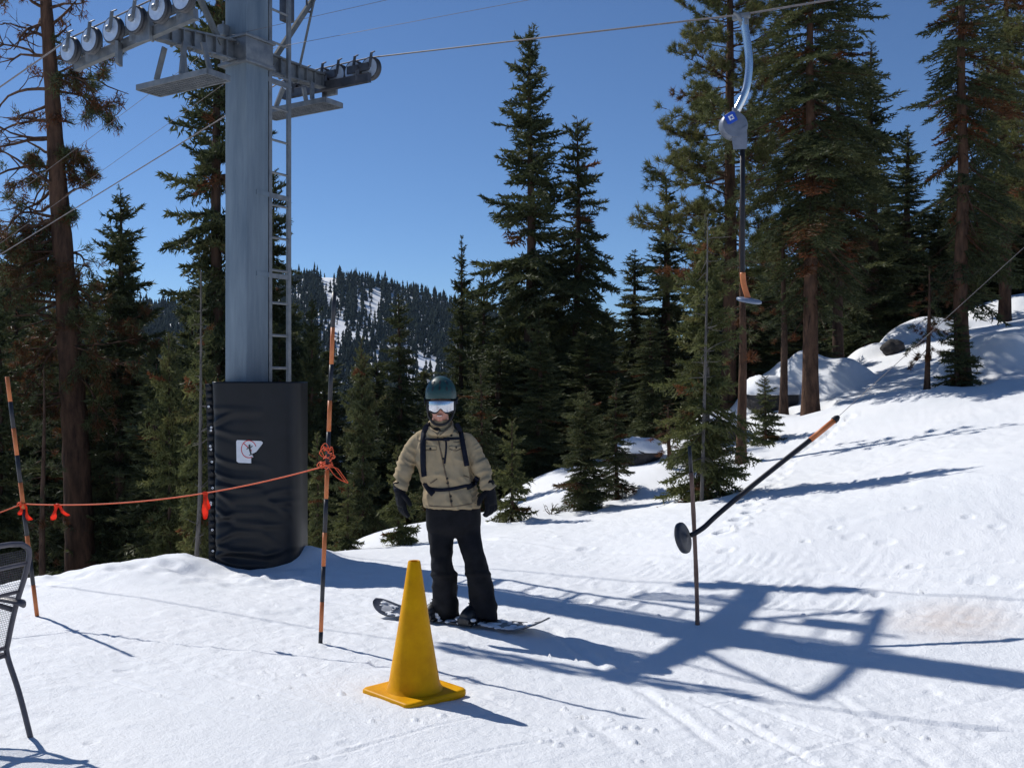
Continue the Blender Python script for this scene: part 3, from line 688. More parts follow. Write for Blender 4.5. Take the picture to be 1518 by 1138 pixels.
# --- the dark mass of the forest behind -------------------------------------------------------------------
def env_top(x):
    return float(np.interp(x, [-60, 60, 130, 230, 300, 420, 450, 480, 540, 620, 650, 700, 760, 900, 960, 1000, 1060, 1160, 1300, 1400, 1580],
                           [330, 380, 440, 470, 440, 430, 470, 505, 520, 560, 560, 455, 430, 430, 470, 410, 350, 320, 330, 250, 200]))
ZONES = [(-80, 120, 'shaded fir in the dark wood behind the big dead-limbed pine'), (120, 330, 'shaded fir in the dark wood left of the steel tower'), (330, 480, 'shaded fir in the dark wood behind the black pad and ladder'),
         (480, 700, 'shaded fir in the dark wood under the distant hill'), (700, 1000, 'shaded fir in the dark wood under the tallest central firs'), (1000, 1260, 'shaded fir deep in the wood behind the tow bar'), (1260, 1640, 'shaded fir deep in the wood behind the right-hand crest')]
_i = 0
for row, (Y0, stepx, drop) in enumerate([(24, 62, 70), (33, 50, 20), (44, 44, -5)]):
    x = -70.0 + 13 * row
    while x < 1600:
        xx = x + _tr.uniform(-16, 16); Y = Y0 + _tr.uniform(-2, 4)
        if xx > 1180 and row == 0: Y += 7
        if row == 0 and 30 < xx < 200: Y += 6
        top = env_top(xx) + drop + _tr.uniform(-22, 45)
        lab = next(l for a, b, l in ZONES if a <= xx < b) if -80 <= xx < 1640 else ZONES[-1][2]
        tree('fir_tree', ('fill', 'fill2')[_i % 2], xx, Y, top, _tr.uniform(66, 100) * (30 / Y) ** .5, lab, 'firs massed in the shaded wood', mat_n='needles')
        _i += 1; x += stepx

# --- the big dead-limbed pine on the left: its own trunk, crooked limbs and remnants of foliage -----------------
def snag():
    rng = np.random.default_rng(77); Y = 26.0; tb = Tubes(); tris, tint = [], []
    path = [W(122, 900, Y), W(118, 800, Y), W(112, 650, Y), W(106, 560, Y), W(97, 420, Y), W(88, 300, Y), W(80, 180, Y), W(72, 60, Y), W(64, -60, Y), W(58, -170, Y)]
    P = np.array(crv(path, 5)); rad = np.interp(P[:, 2], [P[0, 2], P[10, 2], P[22, 2], P[-1, 2]], [.40, .33, .25, .10])
    rad = rad * (1 + .06 * np.sin(np.arange(len(P)) * 2.3))
    tb.add(P, rad, 14)
    def limb(o, d, L, r, lev, tuft):
        n = 7; pts = [o]; d = d / np.linalg.norm(d)
        for i in range(n):
            d = nrmz(d + rng.normal(0, .20, 3) + np.array([0, 0, -.07 if lev == 0 else -.02])); pts.append(pts[-1] + d * L / n)
        pts = np.array(pts); tb.add(pts, np.linspace(r, r * .25, len(pts)), 5 if lev == 0 else 4)
        if lev < 2:
            for k in range(rng.integers(3, 6) if lev == 0 else rng.integers(1, 4)):
                i = rng.integers(2, n + 1)
                limb(pts[i], nrmz(d + rng.normal(0, .75, 3)), L * rng.uniform(.25, .5), r * .42, lev + 1, tuft)
        if tuft is not None and lev >= 1:
            for q in (pts[-1], pts[-3], pts[-5]):
                if rng.uniform() < tuft[0]:
                    k = 34; p = np.repeat(q[None], k, 0) + rng.normal(0, .06, (k, 3))
                    T = blades(rng, p, np.repeat(d[None] + [[0, 0, -.2]], k, 0), .17, .024, .8); tris.append(T)
                    b = tuft[1] if rng.uniform() < tuft[2] else .35
                    tint.append(np.clip(b + rng.normal(0, .08, k), 0, 1))
    def at(y):
        i = int(np.argmin(np.abs([CY - (p[2] - ZC) / p[1] * F - y for p in P]))); return P[i]
    for y in np.arange(-60, 500, 15):
        for s in (-1, 1):
            if s > 0 and rng.uniform() < .45: continue
            a = rng.uniform(-.8, .8); d = np.array([s * math.cos(a), math.sin(a), rng.uniform(-.25, .35)])
            L = rng.uniform(.8, 2.2) * (1.2 if s < 0 else .55)
            tf = (.05, .9, .7) if y < 300 else (.30, .82, .5)
            limb(at(y + rng.uniform(-6, 6)), d, L, .05, 0, tf)
    for y, s, L, n in ((112, 1, 2.2, 6), (235, 1, 1.0, 4), (255, -1, 1.0, 3), (335, -1, 1.9, 8), (520, 1, 2.2, 5), (545, 1, 2.0, 4), (500, -1, 1.8, 6), (590, -1, 1.9, 6), (375, -1, 1.6, 7)):
        for k in range(n):
            a = rng.uniform(-.7, .7); d = np.array([s * math.cos(a), math.sin(a), rng.uniform(-.45, .05)])
            limb(at(y + rng.uniform(-14, 14)), d, L * rng.uniform(.6, 1), .04, 0, (.62, .86, .5))
    r = empty('pine_tree', tuple(P[0]), 'big brown pine at the left with bare crooked limbs and rusty needles', 'tree')
    link('trunk', tb.mesh('snag_trunk'), M['bark_red'], r)
    link('crown', tri_mesh('snag_crown', np.concatenate(tris), np.concatenate(tint)), M['needles'], r, smooth=False)
snag()

# --- slim pale dead stems standing in front of the olive young firs
def stem(pts, Y, r0, label, seed):
    rng = np.random.default_rng(seed); P = np.array(crv([W(x, y, Y) for x, y in pts], 6)); tb = Tubes(); tb.add(P, np.linspace(r0, r0 * .25, len(P)), 8)
    for k in range(46):
        i = rng.integers(3, len(P) - 1); d = nrmz(np.array([rng.normal(), rng.normal(), rng.uniform(-.3, .4)])); L = rng.uniform(.08, .32); q = [P[i]]
        for j in range(4): d = nrmz(d + rng.normal(0, .25, 3)); q.append(q[-1] + d * L / 4)
        tb.add(np.array(q), np.linspace(r0 * .22, .002, 5), 4)
    o = link('dead_tree', tb.mesh('stem'), M['bark_grey']); tag(o, label, 'tree')
stem([(1040, 752), (1043, 640), (1046, 520), (1048, 420), (1049, 322)], 12.3, .026, 'slim pale dead stem in front of the tall olive young fir by the tow disc', 5)
stem([(290, 850), (296, 740), (297, 640), (298, 520), (298, 402)], 18.2, .045, 'slim pale dead stem left of the black pad, before the olive fir', 6)

# --- rocks with snow on them ------------------------------------------------------------------------------
def boulder(x, y, Y, sx, sy, sz, label, cap=True, seed=0):
    c = W(x, y, Y); rng = np.random.default_rng(seed)
    def blob(scale, zlo=None, off=0):
        mb = MB(); 
        def f(u, v):
            th = u * 2 * math.pi; ph = v * math.pi; p = np.array([math.sin(ph) * math.cos(th), math.sin(ph) * math.sin(th), math.cos(ph)])
            k = 1 + .22 * float(vn3((p * 1.7 + seed)[None], seed)[0]) + .10 * float(vn3((p * 4 + seed)[None], seed + 1)[0]) + .05 * float(vn3((p * 9 + seed)[None], seed + 2)[0])
            q = p * k * np.array(scale)
            if zlo is not None and q[2] < zlo: q[2] = zlo + (q[2] - zlo) * .06; 
            return (c.x + q[0], c.y + q[1], c.z + q[2] + off)
        mb.grid(f, 36, 20, closed_u=True); return mb
    r = empty('boulder', (c.x, c.y, c.z - sz * .6), label, 'rock')
    blob((sx, sy, sz)).build('rock_face', M['rock'], r)
    if cap: blob((sx * 1.03, sy * 1.03, sz * 1.25), sz * .10, .02).build('snow_cap', M['snow'], r)
boulder(1140, 588, 19.8, .55, .55, .34, 'dark snow-capped boulder left of the thick reddish trunk', seed=1)
boulder(1066, 638, 18.2, .42, .6, .30, 'dark snow-capped boulder behind the tall olive young fir', seed=2)
boulder(946, 672, 18.0, .40, .5, .24, 'low snow-capped rock behind the rusty-boughed young fir', seed=3)
boulder(1324, 516, 23.0, .25, .27, .20, 'bare brown rock on the upper snow slope', cap=False, seed=4)
boulder(1282, 524, 24.5, .22, .25, .16, 'small dark rock left of the bare brown one on the upper slope', cap=False, seed=5)
# small twigs poking out of the snow
def twig(x, y, label, h, seed):
    rng = np.random.default_rng(seed); X, Y = gp(x, y); z = gz(X, Y) - .03; tb = Tubes()
    for k in range(7):
        d = nrmz(np.array([rng.normal(0, .6), rng.normal(0, .6), 1.0])); p = [np.array([X, Y, z])]
        for i in range(5): d = nrmz(d + rng.normal(0, .22, 3)); p.append(p[-1] + d * h / 5 * rng.uniform(.7, 1.2))
        tb.add(np.array(p), np.linspace(.008, .002, 6), 4)
        for j in range(3):
            e = p[2 + j % 3]; tb.add(np.array([e, e + nrmz(d + rng.normal(0, .8, 3)) * h * .3]), [.004, .0015], 3)
    r = link('twig_clump', tb.mesh('twigs'), M['bark'], None); tag(r, label, 'shrub')
twig(818, 762, 'tiny dark twig clump in the snow left of the bushy young fir', .22, 3)
twig(1012, 742, 'pale dry twigs in the snow at the foot of the tall olive young fir', .16, 4)
# ------------------------------------------------------------------ surface-lift tower
TX, TY = (366 - CX) / F * 10.9, 10.9
va = Vector((.529, .849, 0)); uc = Vector((.849, -.529, 0)); UP = Vector((0, 0, 1))
def TP(u, v, z): return Vector((TX, TY, ZC + z)) + uc * u + va * v      # z counted from the camera's height
tower = empty('lift_tower', (TX, TY, gz(TX, TY)), 'tall square grey steel surface-lift tower with crossarms, sheaves and ladder', 'lift tower')
S = .160
mb = MB(); mb.box(TP(0, 0, 2.3), uc * S, va * S, UP * 4.7, .012)
for z in (1.18, 2.05): mb.bar(TP(S + .004, -.02, z), TP(S + .004, S, z), .01, .05)
mb.build('pole', M['steel'], tower, sharp=30)
mb = MB()
mb.box(TP(0, 0, 3.54), uc * (S + .035), va * (S + .035), UP * .12, .006)
for z in (3.405, 3.675): mb.box(TP(0, 0, z), uc * (S + .055), va * (S + .055), UP * .014, .003)
for k in (-1, 1):
    for q in (-.08, .08): mb.lathe(TP(q, k * (S + .034), 3.60), va * k, [(0, .018), (.02, .018), (.021, .012)], 6)
mb.build('collar', M['steel2'], tower, sharp=30)
mb = MB(); mb.box(TP(-.12, -S - .06, 3.755), uc * .045, va * .045, UP * .06, .006)
mb.tube([TP(-.12, -S - .06, 3.80), TP(-.12, -S - .06, 3.86)], .012)
mb.build('junction_box', M['steel2'], tower, sharp=30)
def crossarm(s, zend):
    o = MB(); a, b = S + .035, 1.30
    n = 9
    def sec(v):
        t = (v - a) / (b - a); return .062 - .016 * t, .100 - .028 * t, 3.53 + (zend - 3.53) * t
    for v0, v1 in zip(np.linspace(a, b, n)[:-1], np.linspace(a, b, n)[1:]):
        w, h, z = sec((v0 + v1) / 2)
        o.bar(TP(0, s * v0, sec(v0)[2]), TP(0, s * v1, sec(v1)[2]), .02, 2 * h - .02)
        o.bar(TP(0, s * v0, sec(v0)[2] - h), TP(0, s * v1, sec(v1)[2] - h), 2 * w, .018)
        o.bar(TP(0, s * v0, sec(v0)[2] + h), TP(0, s * v1, sec(v1)[2] + h), 2 * w, .018)
        o.box(TP(0, s * (v1 - .006), z), uc * (w - .006), va * .006, UP * (h - .012))
    for v in np.linspace(a + .1, b - .1, 5):
        w, h, z = sec(v)
        for k in (-1, 1): o.lathe(TP(k * w * .6, s * v, z - h - .008), -UP, [(0, .016), (.02, .016), (.024, .01)], 6)
    o.box(TP(0, s * (b + .02), zend), uc * .10, va * .02, UP * .14, .004)
    o.build('crossarm', M['steel2'], tower, smooth=False)
crossarm(-1, 3.44); crossarm(1, 3.56)
def sheaves(v, us, zf, beam_side, dark):
    """a train of rubber-tyred wheels on a beam that runs with the rope"""
    o = MB(); vb = v + beam_side
    zs = [zf(u) for u in us]
    o.bar(TP(us[0] - .05, vb, zs[0] - .13), TP(us[-1] + .05, vb, zs[-1] - .13), .05, .10, bev=.006)
    for p, q in ((0, 1), (2, 3), (4, 5)):
        o.bar(TP(us[p] - .03, vb, zs[p]), TP(us[q] + .03, vb, zs[q]), .018, .085, bev=.004)
        um, zm = (us[p] + us[q]) / 2, (zs[p] + zs[q]) / 2
        o.bar(TP(um, vb, zm), TP(um, vb, zm - .14), .06, .05)
        o.lathe(TP(um, vb - .04, zm), va, [(0, .03), (.08, .03)], 10)
    for u, z in zip(us, zs):                                   # rope catchers beside the wheels
        o.bar(TP(u + .03, v - .065, z), TP(u + .06, v - .065, z + .155), .035, .012)
        o.bar(TP(u + .06, v - .065, z + .155), TP(u + .06, v - .02, z + .185), .035, .012)
        o.lathe(TP(u, v - .085, z), va, [(0, .02), (.01, .034), (.03, .034)], 10)
    um = (us[2] + us[3]) / 2
    o.bar(TP(um - .12, v + .02, zf(um) - .14), TP(um - .12, v + .02, zf(um) - .36), .12, .03)
    b = o.build('sheave_beam', M['dark_steel'] if dark else M['steel2'], tower, smooth=False)
    for u, z in zip(us, zs):
        w = MB(); R = .135
        w.cur = 1; w.lathe(TP(u, v - .035, z), va, [(0, R - .035), (0, R - .008), (.012, R), (.028, R - .014), (.042, R - .014), (.058, R), (.07, R - .008), (.07, R - .035)], 28)
        w.cur = 0; w.lathe(TP(u, v - .039, z), va, [(0, R - .055), (0, R - .022), (.078, R - .022), (.078, R - .055)], 28)
        w.cur = 2; w.lathe(TP(u, v - .026, z), va, [(0, .03), (0, R - .056), (.052, R - .056), (.052, .03)], 28); w.cur = 0
        w.lathe(TP(u, v - .05, z), va, [(0, .028), (.0, .036), (.10, .036), (.10, .028)], 14)
        w.build('sheave_wheel', [M['rim'], M['tyre'], M['dark_steel']], b, sharp=35)
ul = list(np.linspace(-1.09, .62, 6)); zl = lambda u: 3.52 + .11 * u
ur = list(np.linspace(-.60, .64, 6)); zr = lambda u: 3.63 + .0 * u
sheaves(-1.36, ul, zl, .09, False)
sheaves(1.30, ur, zr, -.09, True)
def platform(v0, s, z, n_posts):
    o = MB(); L, Wd = .52, .145
    for k in (-1, 1):
        o.bar(TP(-L, v0 + k * Wd, z), TP(L, v0 + k * Wd, z), .02, .055)
        o.bar(TP(k * L, v0 - Wd + .01, z), TP(k * L, v0 + Wd - .01, z), .02, .055)
    for u in np.linspace(-L + .03, L - .03, 30): o.bar(TP(u, v0 - Wd + .012, z - .01), TP(u, v0 + Wd - .012, z - .01), .006, .012)
    for q in np.linspace(-Wd + .05, Wd - .05, 5): o.bar(TP(-L + .012, v0 + q, z - .012), TP(L - .012, v0 + q, z - .012), .008, .022)
    for i, u in enumerate(np.linspace(-.26, .3, n_posts)):
        o.bar(TP(u, v0 + (.11 if i % 2 else -.11), z + .04), TP(u * .8, v0 + (.05 if i % 2 else -.05), 3.40), .055, .022, up=uc)
    o.build('work_platform', M['steel2'], tower, smooth=False)
platform(-.86, -1, 3.02, 4); platform(.80, 1, 3.14, 3)
# ladder, standing beside the tower in the plane of its right face
lad = MB(); r0, r1 = S + .035, S + .035 + .29
for v in (r0, r1): lad.bar(TP(S - .02, v, -1.8), TP(S - .02, v, 4.6), .046, .034, up=uc)
for z in np.arange(-1.6, 4.6, .355): lad.tube([TP(S - .02, r0, z), TP(S - .02, r1, z)], .014, 8)
for z in (-.6, 1.18, 2.05, 3.3): lad.bar(TP(S - .02, S, z), TP(S - .02, r1, z), .03, .05)
lad.build('ladder', M['steel2'], tower, sharp=30)
# lifting frame over the crossarms (its shadow lies on the snow)
lf = MB()
for s in (-1, 1):
    lf.bar(TP(0, s * .36, 3.55), TP(0, s * 1.03, 4.48), .055, .04, up=uc)
    lf.bar(TP(.05, s * .75, 3.6), TP(.05, s * 1.0, 4.48), .02, .02, up=uc)
lf.bar(TP(0, -1.08, 4.54), TP(0, 1.08, 4.54), .06, .08)
lf.build('lifting_frame', M['matte_steel'], tower, smooth=False)
hk = MB(); hk.box(TP(0, .60, 4.28), uc * .05, va * .07, UP * .20, .01)
hk.tube(crv([TP(0, .92, 4.48), TP(0, .92, 4.36), TP(0, .95, 4.30), TP(0, 1.0, 4.33)], 5), .012)
hk.build('hoist_hook', M['dark_steel'], tower, sharp=30)

# ---------------------------------------------------------------- ropes and wires
def cable(name, pts, r, m, label, cat='cable', group=None, n=6):
    mb = MB(); mb.tube([Vector(p) for p in pts], r, n)
    o = mb.build(name, m, None); tag(o, label, cat, group); return o
rope_l = [TP(-14, -1.36, zl(ul[0]) + .13 - 12.9 * .25), TP(-6, -1.36, zl(ul[0]) + .13 - 4.9 * .25)] + [TP(u, -1.36, zl(u) + .128) for u in ul] + [TP(5, -1.36, zl(ul[-1]) + .128 + 4.4 * .11), TP(12, -1.36, zl(ul[-1]) + .128 + 11.4 * .11)]
cable('haul_rope', rope_l, .0085, M['wire'], 'steel haul rope over the nearer, left-hand sheaves of the tower')
rz = lambda t: 3.76 - .074 * max(0, t - .64) if t > -.6 else 3.76 + .29 * (t + .6)
HGP = Vector(((1100 - CX) / F * 8.6, 8.6, ZC + (CY - 22) / F * 8.6)); RD = Vector((.76, -.65, -.085))
rope_r = [TP(t, 1.30, rz(t)) for t in [-16, -8, -3] + ur] + [TP(ur[-1], 1.30, rz(.64)).lerp(HGP, q) for q in (.25, .5, .75, 1)] + [HGP + RD * q for q in (1, 2, 3, 3.66, 5, 8)]
cable('haul_rope', rope_r, .0085, M['wire'], 'steel haul rope over the farther sheaves, carrying the hanging tow bar')
c1 = [TP(t, -.12 - S + .1, 3.75 - (.04 * t if t > 0 else -.34 * t)) for t in (-15, -6, -2.5, -.12, 2.5, 6, 14)]
cable('signal_wire', c1, .0026, M['wire'], 'thin signal wire clamped to the small box on the tower')
c2 = [TP(t, .42, 3.74 - (.04 * t if t > 0 else -.34 * t)) for t in (-15, -6, -2.5, 0, 2.5, 6, 14)]
cable('signal_wire', c2, .0026, M['wire'], 'thin signal wire passing behind the tower past its ladder')

# ---------------------------------------------------------------- padding wrapped round the tower foot
Yp = 10.9
pc = Vector(((384 - CX) / F * 10.6, 10.72, 0)); hw, hd = .455, .36
z_top, z_bot = ZC + .005, ZC - 2.15
NP, NZ = 150, 150
def pad_sec(t):
    a = 2 * math.pi * t; c, s = math.cos(a), math.sin(a)
    e = .45 if c > 0 else .22
    return Vector((hw * math.copysign(abs(c) ** e, c), hd * math.copysign(abs(s) ** (.5 if c > 0 else .34), s), 0))
rng = np.random.default_rng(3)
FOLDS = []                                            # (start along width, start height, slope, length, depth): creases running from the laced edge
for h0, sl, L, d in ((.22, .25, .5, .010), (.46, -.62, .42, .026), (.50, .12, .40, .016), (.72, .30, .55, .018), (.86, .55, .75, .024), (1.06, .2, .9, .020), (1.10, .75, .7, .014), (1.38, -.35, .80, .026), (1.30, .30, .55, .018), (1.58, -.22, .7, .026), (1.62, .45, .75, .020), (1.78, -.10, .8, .030), (1.80, .40, .55, .024)):
    FOLDS.append((h0, sl, L, d))
def pad_pt(u, v):
    q = pad_sec(u); z = z_top + (z_bot - z_top) * v; dz = z_top - z
    if q.y < 0:                                       # the camera side shows creases
        fx = (q.x + hw) / (2 * hw); d = 0
        for h0, sl, L, dep in FOLDS:
            if fx < L * 1.3:
                m = dz - (h0 + .9 * sl * fx + .035 * math.sin(fx * 7 + h0 * 9))
                d += .62 * dep * math.exp(-(m / .026) ** 2) * max(0, 1 - fx / (L * 1.3)) ** .7 * min(1, fx / .04)
                d -= .42 * dep * math.exp(-((m - .055) / .035) ** 2) * max(0, 1 - fx / (L * 1.3)) * min(1, fx / .04)
        q.y -= d * 1.5 * min(1, abs(q.y) / hd + .2)
        q.y += .02 * math.sin(dz * 2.1) * (1 - fx)
    lean = .045 * v * (1 if q.x < 0 else .0)           # the laced edge slants in towards the foot
    return pc + q + Vector((lean, 0, z))
pad = empty('tower_pad', (pc.x, pc.y, z_bot), 'black vinyl safety pad wrapped round the foot of the steel tower', 'safety pad')
mb = MB(); mb.grid(pad_pt, NP, NZ, closed_u=True)
cu = []
for k in range(NP): cu.append(pad_pt(k / NP, 0))
inner = [pc + (p - pc - Vector((0, 0, p.z))) * .72 + Vector((0, 0, z_top - .01)) for p in cu]
mb.rings([[p + Vector((0, 0, .0)) for p in cu], [Vector((p.x, p.y, z_top + .018)) for p in cu], inner], caps=False)
mb.build('cover', M['vinyl'], pad)
mb = MB()                                              # laced flap on the left edge
FL = []
for i in range(30):
    v = i / 29; p = pad_pt(.565, v); FL.append(p)
for i in range(29):
    w0 = .035 + .006 * math.sin(i * 1.7); a, b = FL[i], FL[i + 1]
    mb.bar(a + Vector((-.030, -.004, 0)), b + Vector((-.030, -.004, 0)), .075 + w0 * .1, .010, up=(0, 1, 0))
flap = mb.build('laced_flap', M['vinyl'], pad)
for v in (.11, .21, .225, .30, .315, .375, .50, .57, .58, .70, .80, .86):
    p = FL[int(v * 29)] * (1 - (v * 29) % 1) + FL[min(29, int(v * 29) + 1)] * ((v * 29) % 1)
    e = MB(); c = p + Vector((-.030 + .012 * math.sin(v * 40), -.009, 0))
    n = 14
    e.rings([[c + Vector((0.0, -.004, 0)) + Vector((math.cos(6.283 * k / n) * r, -h, math.sin(6.283 * k / n) * r)) for k in range(n)] for r, h in ((.014, 0), (.012, .006), (.006, .006), (.005, 0))])
    e.build('eyelet', M['eyelet'], flap)
cs = MB()
for i in range(len(FL) - 1):
    if i % 3 == 0: cs.tube([FL[i] + Vector((-.045, -.014, 0)), FL[i + 1] + Vector((-.005, -.014, .02))], .004, 5)
cs.tube(crv([FL[27] + Vector((-.03, -.014, 0)), FL[28] + Vector((-.035, -.05, -.03)), FL[29] + Vector((-.05, -.12, -.02))], 4), .004, 5)
cs.build('lacing', M['sign_black'], pad)
# torn sticker: a white sheet, a red ring with a bar, a black figure
pad_bvh = None
def on_pad(x, y, off):
    Y = 10.40
    p = W(x, y, Y); o = Vector((0, 0, ZC)); d = (p - o).normalized()
    hit = _pbvh.ray_cast(o, d, 40)
    return hit[0] - d * off
me_pad = [o for o in pad.children if o.name.startswith('cover')][0]
_pm = me_pad.data.copy(); _pm.transform(Matrix.Translation(world_loc(me_pad)))
_pbvh = BVHTree.FromPolygons([v.co.copy() for v in _pm.vertices], [list(p.vertices) for p in _pm.polygons])
bpy.data.meshes.remove(_pm)
s0 = [on_pad(x, y, .006) for x, y in ((351, 653), (389, 653), (351, 686))]
so = s0[0]; sx = (s0[1] - s0[0]) / 38; sy = (s0[2] - s0[0]) / 33; sn = sy.cross(sx).normalized()
if sn.y > 0: sn = -sn
def SP(x, y, h=0): return so + sx * (x - 351) + sy * (y - 653) + sn * h
def plate(poly, h0, h1, m, name, parent):
    b = MB(); k = len(poly)
    b.rings([[SP(x, y, h0) for x, y in poly], [SP(x, y, h1) for x, y in poly]]); return b.build(name, m, parent, smooth=False)
sign = plate([(352.2, 652), (387, 653.5), (389.4, 655), (389.6, 657), (383.5, 665), (380, 669.5), (376, 671.5), (374, 672), (374.5, 675), (376, 677), (372.5, 678.5), (372.6, 686.4), (354, 685.6), (351, 683.5), (350.4, 654)], .002, .006, M['white'], 'no_riding_sticker', pad)
rb = MB(); n = 40; cx_, cy_, ro, ri = 369.2, 665.5, 11.6, 10.5
pts = [(cx_ + r * math.cos(6.2832 * k / n), cy_ + r * 1.15 * math.sin(6.2832 * k / n)) for r in (ro, ri) for k in range(n)]
keepk = [k for k in range(n) if not (-.35 < math.atan2(math.sin(6.2832 * k / n), math.cos(6.2832 * k / n)) < 1.05)]
vs = [SP(x, y, .0085) for x, y in pts]
rb.add(vs, [(k, (k + 1) % n, n + (k + 1) % n, n + k) for k in keepk])
rb.add([SP(361.2, 657.6, .0086), SP(362.2, 656.7, .0086), SP(374, 667.6, .0086), SP(373.2, 668.6, .0086)], [(0, 1, 2, 3)])
rb.build('red_ring', M['sign_red'], sign, smooth=False)
fg = MB()
def blot(x, y, rx, ry, h, n=12): fg.add([SP(x + rx * math.cos(6.2832 * k / n), y + ry * math.sin(6.2832 * k / n), h) for k in range(n)], [tuple(range(n))])
blot(370.3, 660.2, 1.6, 1.8, .0095)
for quad in ([(368.9, 661.6), (371.6, 661.8), (372.2, 667.5), (369.6, 667.8)], [(369.7, 667.2), (372.2, 667.2), (373.6, 673.5), (371.8, 674.2)], [(368.9, 662.2), (369.4, 663.6), (366.2, 666.4), (365.6, 665.3)], [(371.4, 662.3), (374.4, 660.2), (374.9, 661.2), (371.8, 664)], [(369.5, 673.6), (376.5, 672.6), (376.6, 673.5), (369.6, 674.8)]):
    fg.add([SP(x, y, .0098) for x, y in quad], [(0, 1, 2, 3)])
fg.build('black_figure', M['sign_black'], sign, smooth=False)

# ---------------------------------------------------------------- tow bars
def disc_mesh(c, axis, R, th):
    b = MB(); b.lathe(Vector(c) - Vector(axis).normalized() * th / 2, axis, [(0, R * .2), (0, R * .82), (th * .2, R * .97), (th * .5, R), (th * .8, R * .97), (th, R * .82), (th * .8, R * .5), (th * 1.2, R * .22)], 40); return b
Yh = HGP.y
def H(x, y, dY=0.): return W(x, y, Yh + dY)
hang = empty('tow_bar', H(1101, 445), 'retracted platter tow bar hanging from the haul rope on a curved chrome hanger', 'tow bar', 'platter tow bars')
b = MB(); b.tube(crv([H(1102, 27), H(1104, 40), H(1108, 65), H(1110.5, 90), H(1109.5, 112), H(1106, 132), H(1100, 148), H(1091, 166)], 6), .033, 14)
hg = b.build('hanger', M['chrome'], hang)
b = MB(); b.box(H(1099, 25), uc * .075, va * .022, UP * .024, .008); b.tube([H(1088, 19), H(1094, 23), H(1101, 32)], [.012, .022, .03], 10)
b.box(H(1103, 30), uc * .035, va * .03, UP * .05, .01); b.build('rope_grip', M['steel2'], hang, sharp=40)
b = MB(); ax = Vector((.12, -1, .05)).normalized(); b.lathe(H(1087, 187) - ax * .05, ax, [(0, .06), (0, .108), (.012, .116), (.085, .116), (.10, .106), (.103, .05), (.106, .02)], 40)
b.rings([[H(x, y, dy) for x, y, dy in ring] for ring in ([(1084, 200, -.05), (1107, 186, -.05), (1107, 186, .05), (1084, 200, .05)], [(1086, 214, -.045), (1108, 205, -.045), (1108, 205, .045), (1086, 214, .045)], [(1087, 222, -.04), (1107, 221, -.04), (1107, 221, .04), (1087, 222, .04)])])
b.tube([H(1091, 160), H(1091, 174)], .034, 12)
box = b.build('spring_box', M['spring'], hang, sharp=35)
stc = H(1080, 178) + ax * .062; e1 = (Vector((1, 0, 0)) - ax * ax.x).normalized(); e2 = ax.cross(e1)
def ST(x, y, h=0): return stc + e1 * x + e2 * y + ax * h
q = math.radians(28)
def R2(x, y): return (x * math.cos(q) - y * math.sin(q), x * math.sin(q) + y * math.cos(q))
stk = MB(); stk.rings([[ST(*R2(x, y), h) for x, y in ((-.050, -.034), (-.03, -.046), (.044, -.042), (.05, .03), (.03, .046), (-.046, .04))] for h in (-.012, .004)])
stk = stk.build('blue_sticker', M['logo_blue'], box, smooth=False)
lg = MB()
for poly in ([(-.022, -.02), (-.008, -.02), (-.008, .02), (-.022, .02)], [(-.004, .008), (.022, .008), (.022, .02), (-.004, .02)], [(-.004, -.02), (.022, -.02), (.022, -.010), (-.004, -.010)], [(.012, -.006), (.022, -.006), (.022, .004), (.012, .004)]):
    lg.rings([[ST(*R2(x, y), h) for x, y in poly] for h in (.005, .0065)])
lg.build('white_logo', M['white'], stk, smooth=False)
b = MB(); b.tube([H(1100.5, 221), H(1101, 300), H(1101, 406)], .021, 12); b.build('tow_pole', M['pipe_black'], hang)
b = MB(); b.tube(crv([H(1101, 404), H(1102, 418), H(1105, 430), H(1109, 442)], 5), .0245, 12); b.build('orange_sleeve', M['orange_tape'], hang)
disc_mesh(H(1110.5, 445.5), (.16, -.18, 1), .108, .035).build('seat_disc', M['disc_pale'], hang, sharp=50)

Yd = 7.16
def D(x, y): return W(x, y, Yd + (x - 1013) * .0009)
bt = HGP + RD * 3.66
pull = empty('tow_bar', D(1013, 797), 'platter tow bar pulled aslant on its string, disc leaning against the bamboo stake', 'tow bar', 'platter tow bars')
b = MB(); b.tube(crv([D(1024, 793), D(1032, 789), D(1045, 780), D(1062, 764), D(1100, 732), D(1150, 692), D(1203, 650.5)], 7), .0185, 14); b.build('tow_pole', M['pipe_black'], pull)
b = MB(); b.tube([D(1201, 652), D(1238, 622)], .0205, 14); b.build('orange_sleeve', M['orange_tape'], pull)
b = MB(); b.tube([D(1236, 623.5), D(1240, 620), D(1243.5, 617)], [.026, .025, .012], 12); b.build('end_cap', M['pipe_black'], pull)
box_c = bt + Vector((-.05, .02, -.55))
b = MB(); b.tube([D(1242, 618), D(1244, 616), box_c + Vector((-.05, .03, -.1))], .0022, 5); b.build('tow_string', M['wire'], pull)
b = MB(); b.lathe(box_c + Vector((0, .05, 0)), (0.1, -1, 0), [(0, .06), (0, .11), (.09, .11), (.10, .05)], 24); b.build('spring_box', M['spring'], pull, sharp=35)
b = MB(); b.tube(crv([box_c + Vector((.02, 0, .1)), box_c + Vector((.12, 0, .3)), bt], 6), .022, 10); b.build('hanger', M['chrome'], pull)
disc_mesh(D(1012.5, 797), (1, -.62, .32), .112, .045).build('seat_disc', M['disc'], pull, sharp=50)

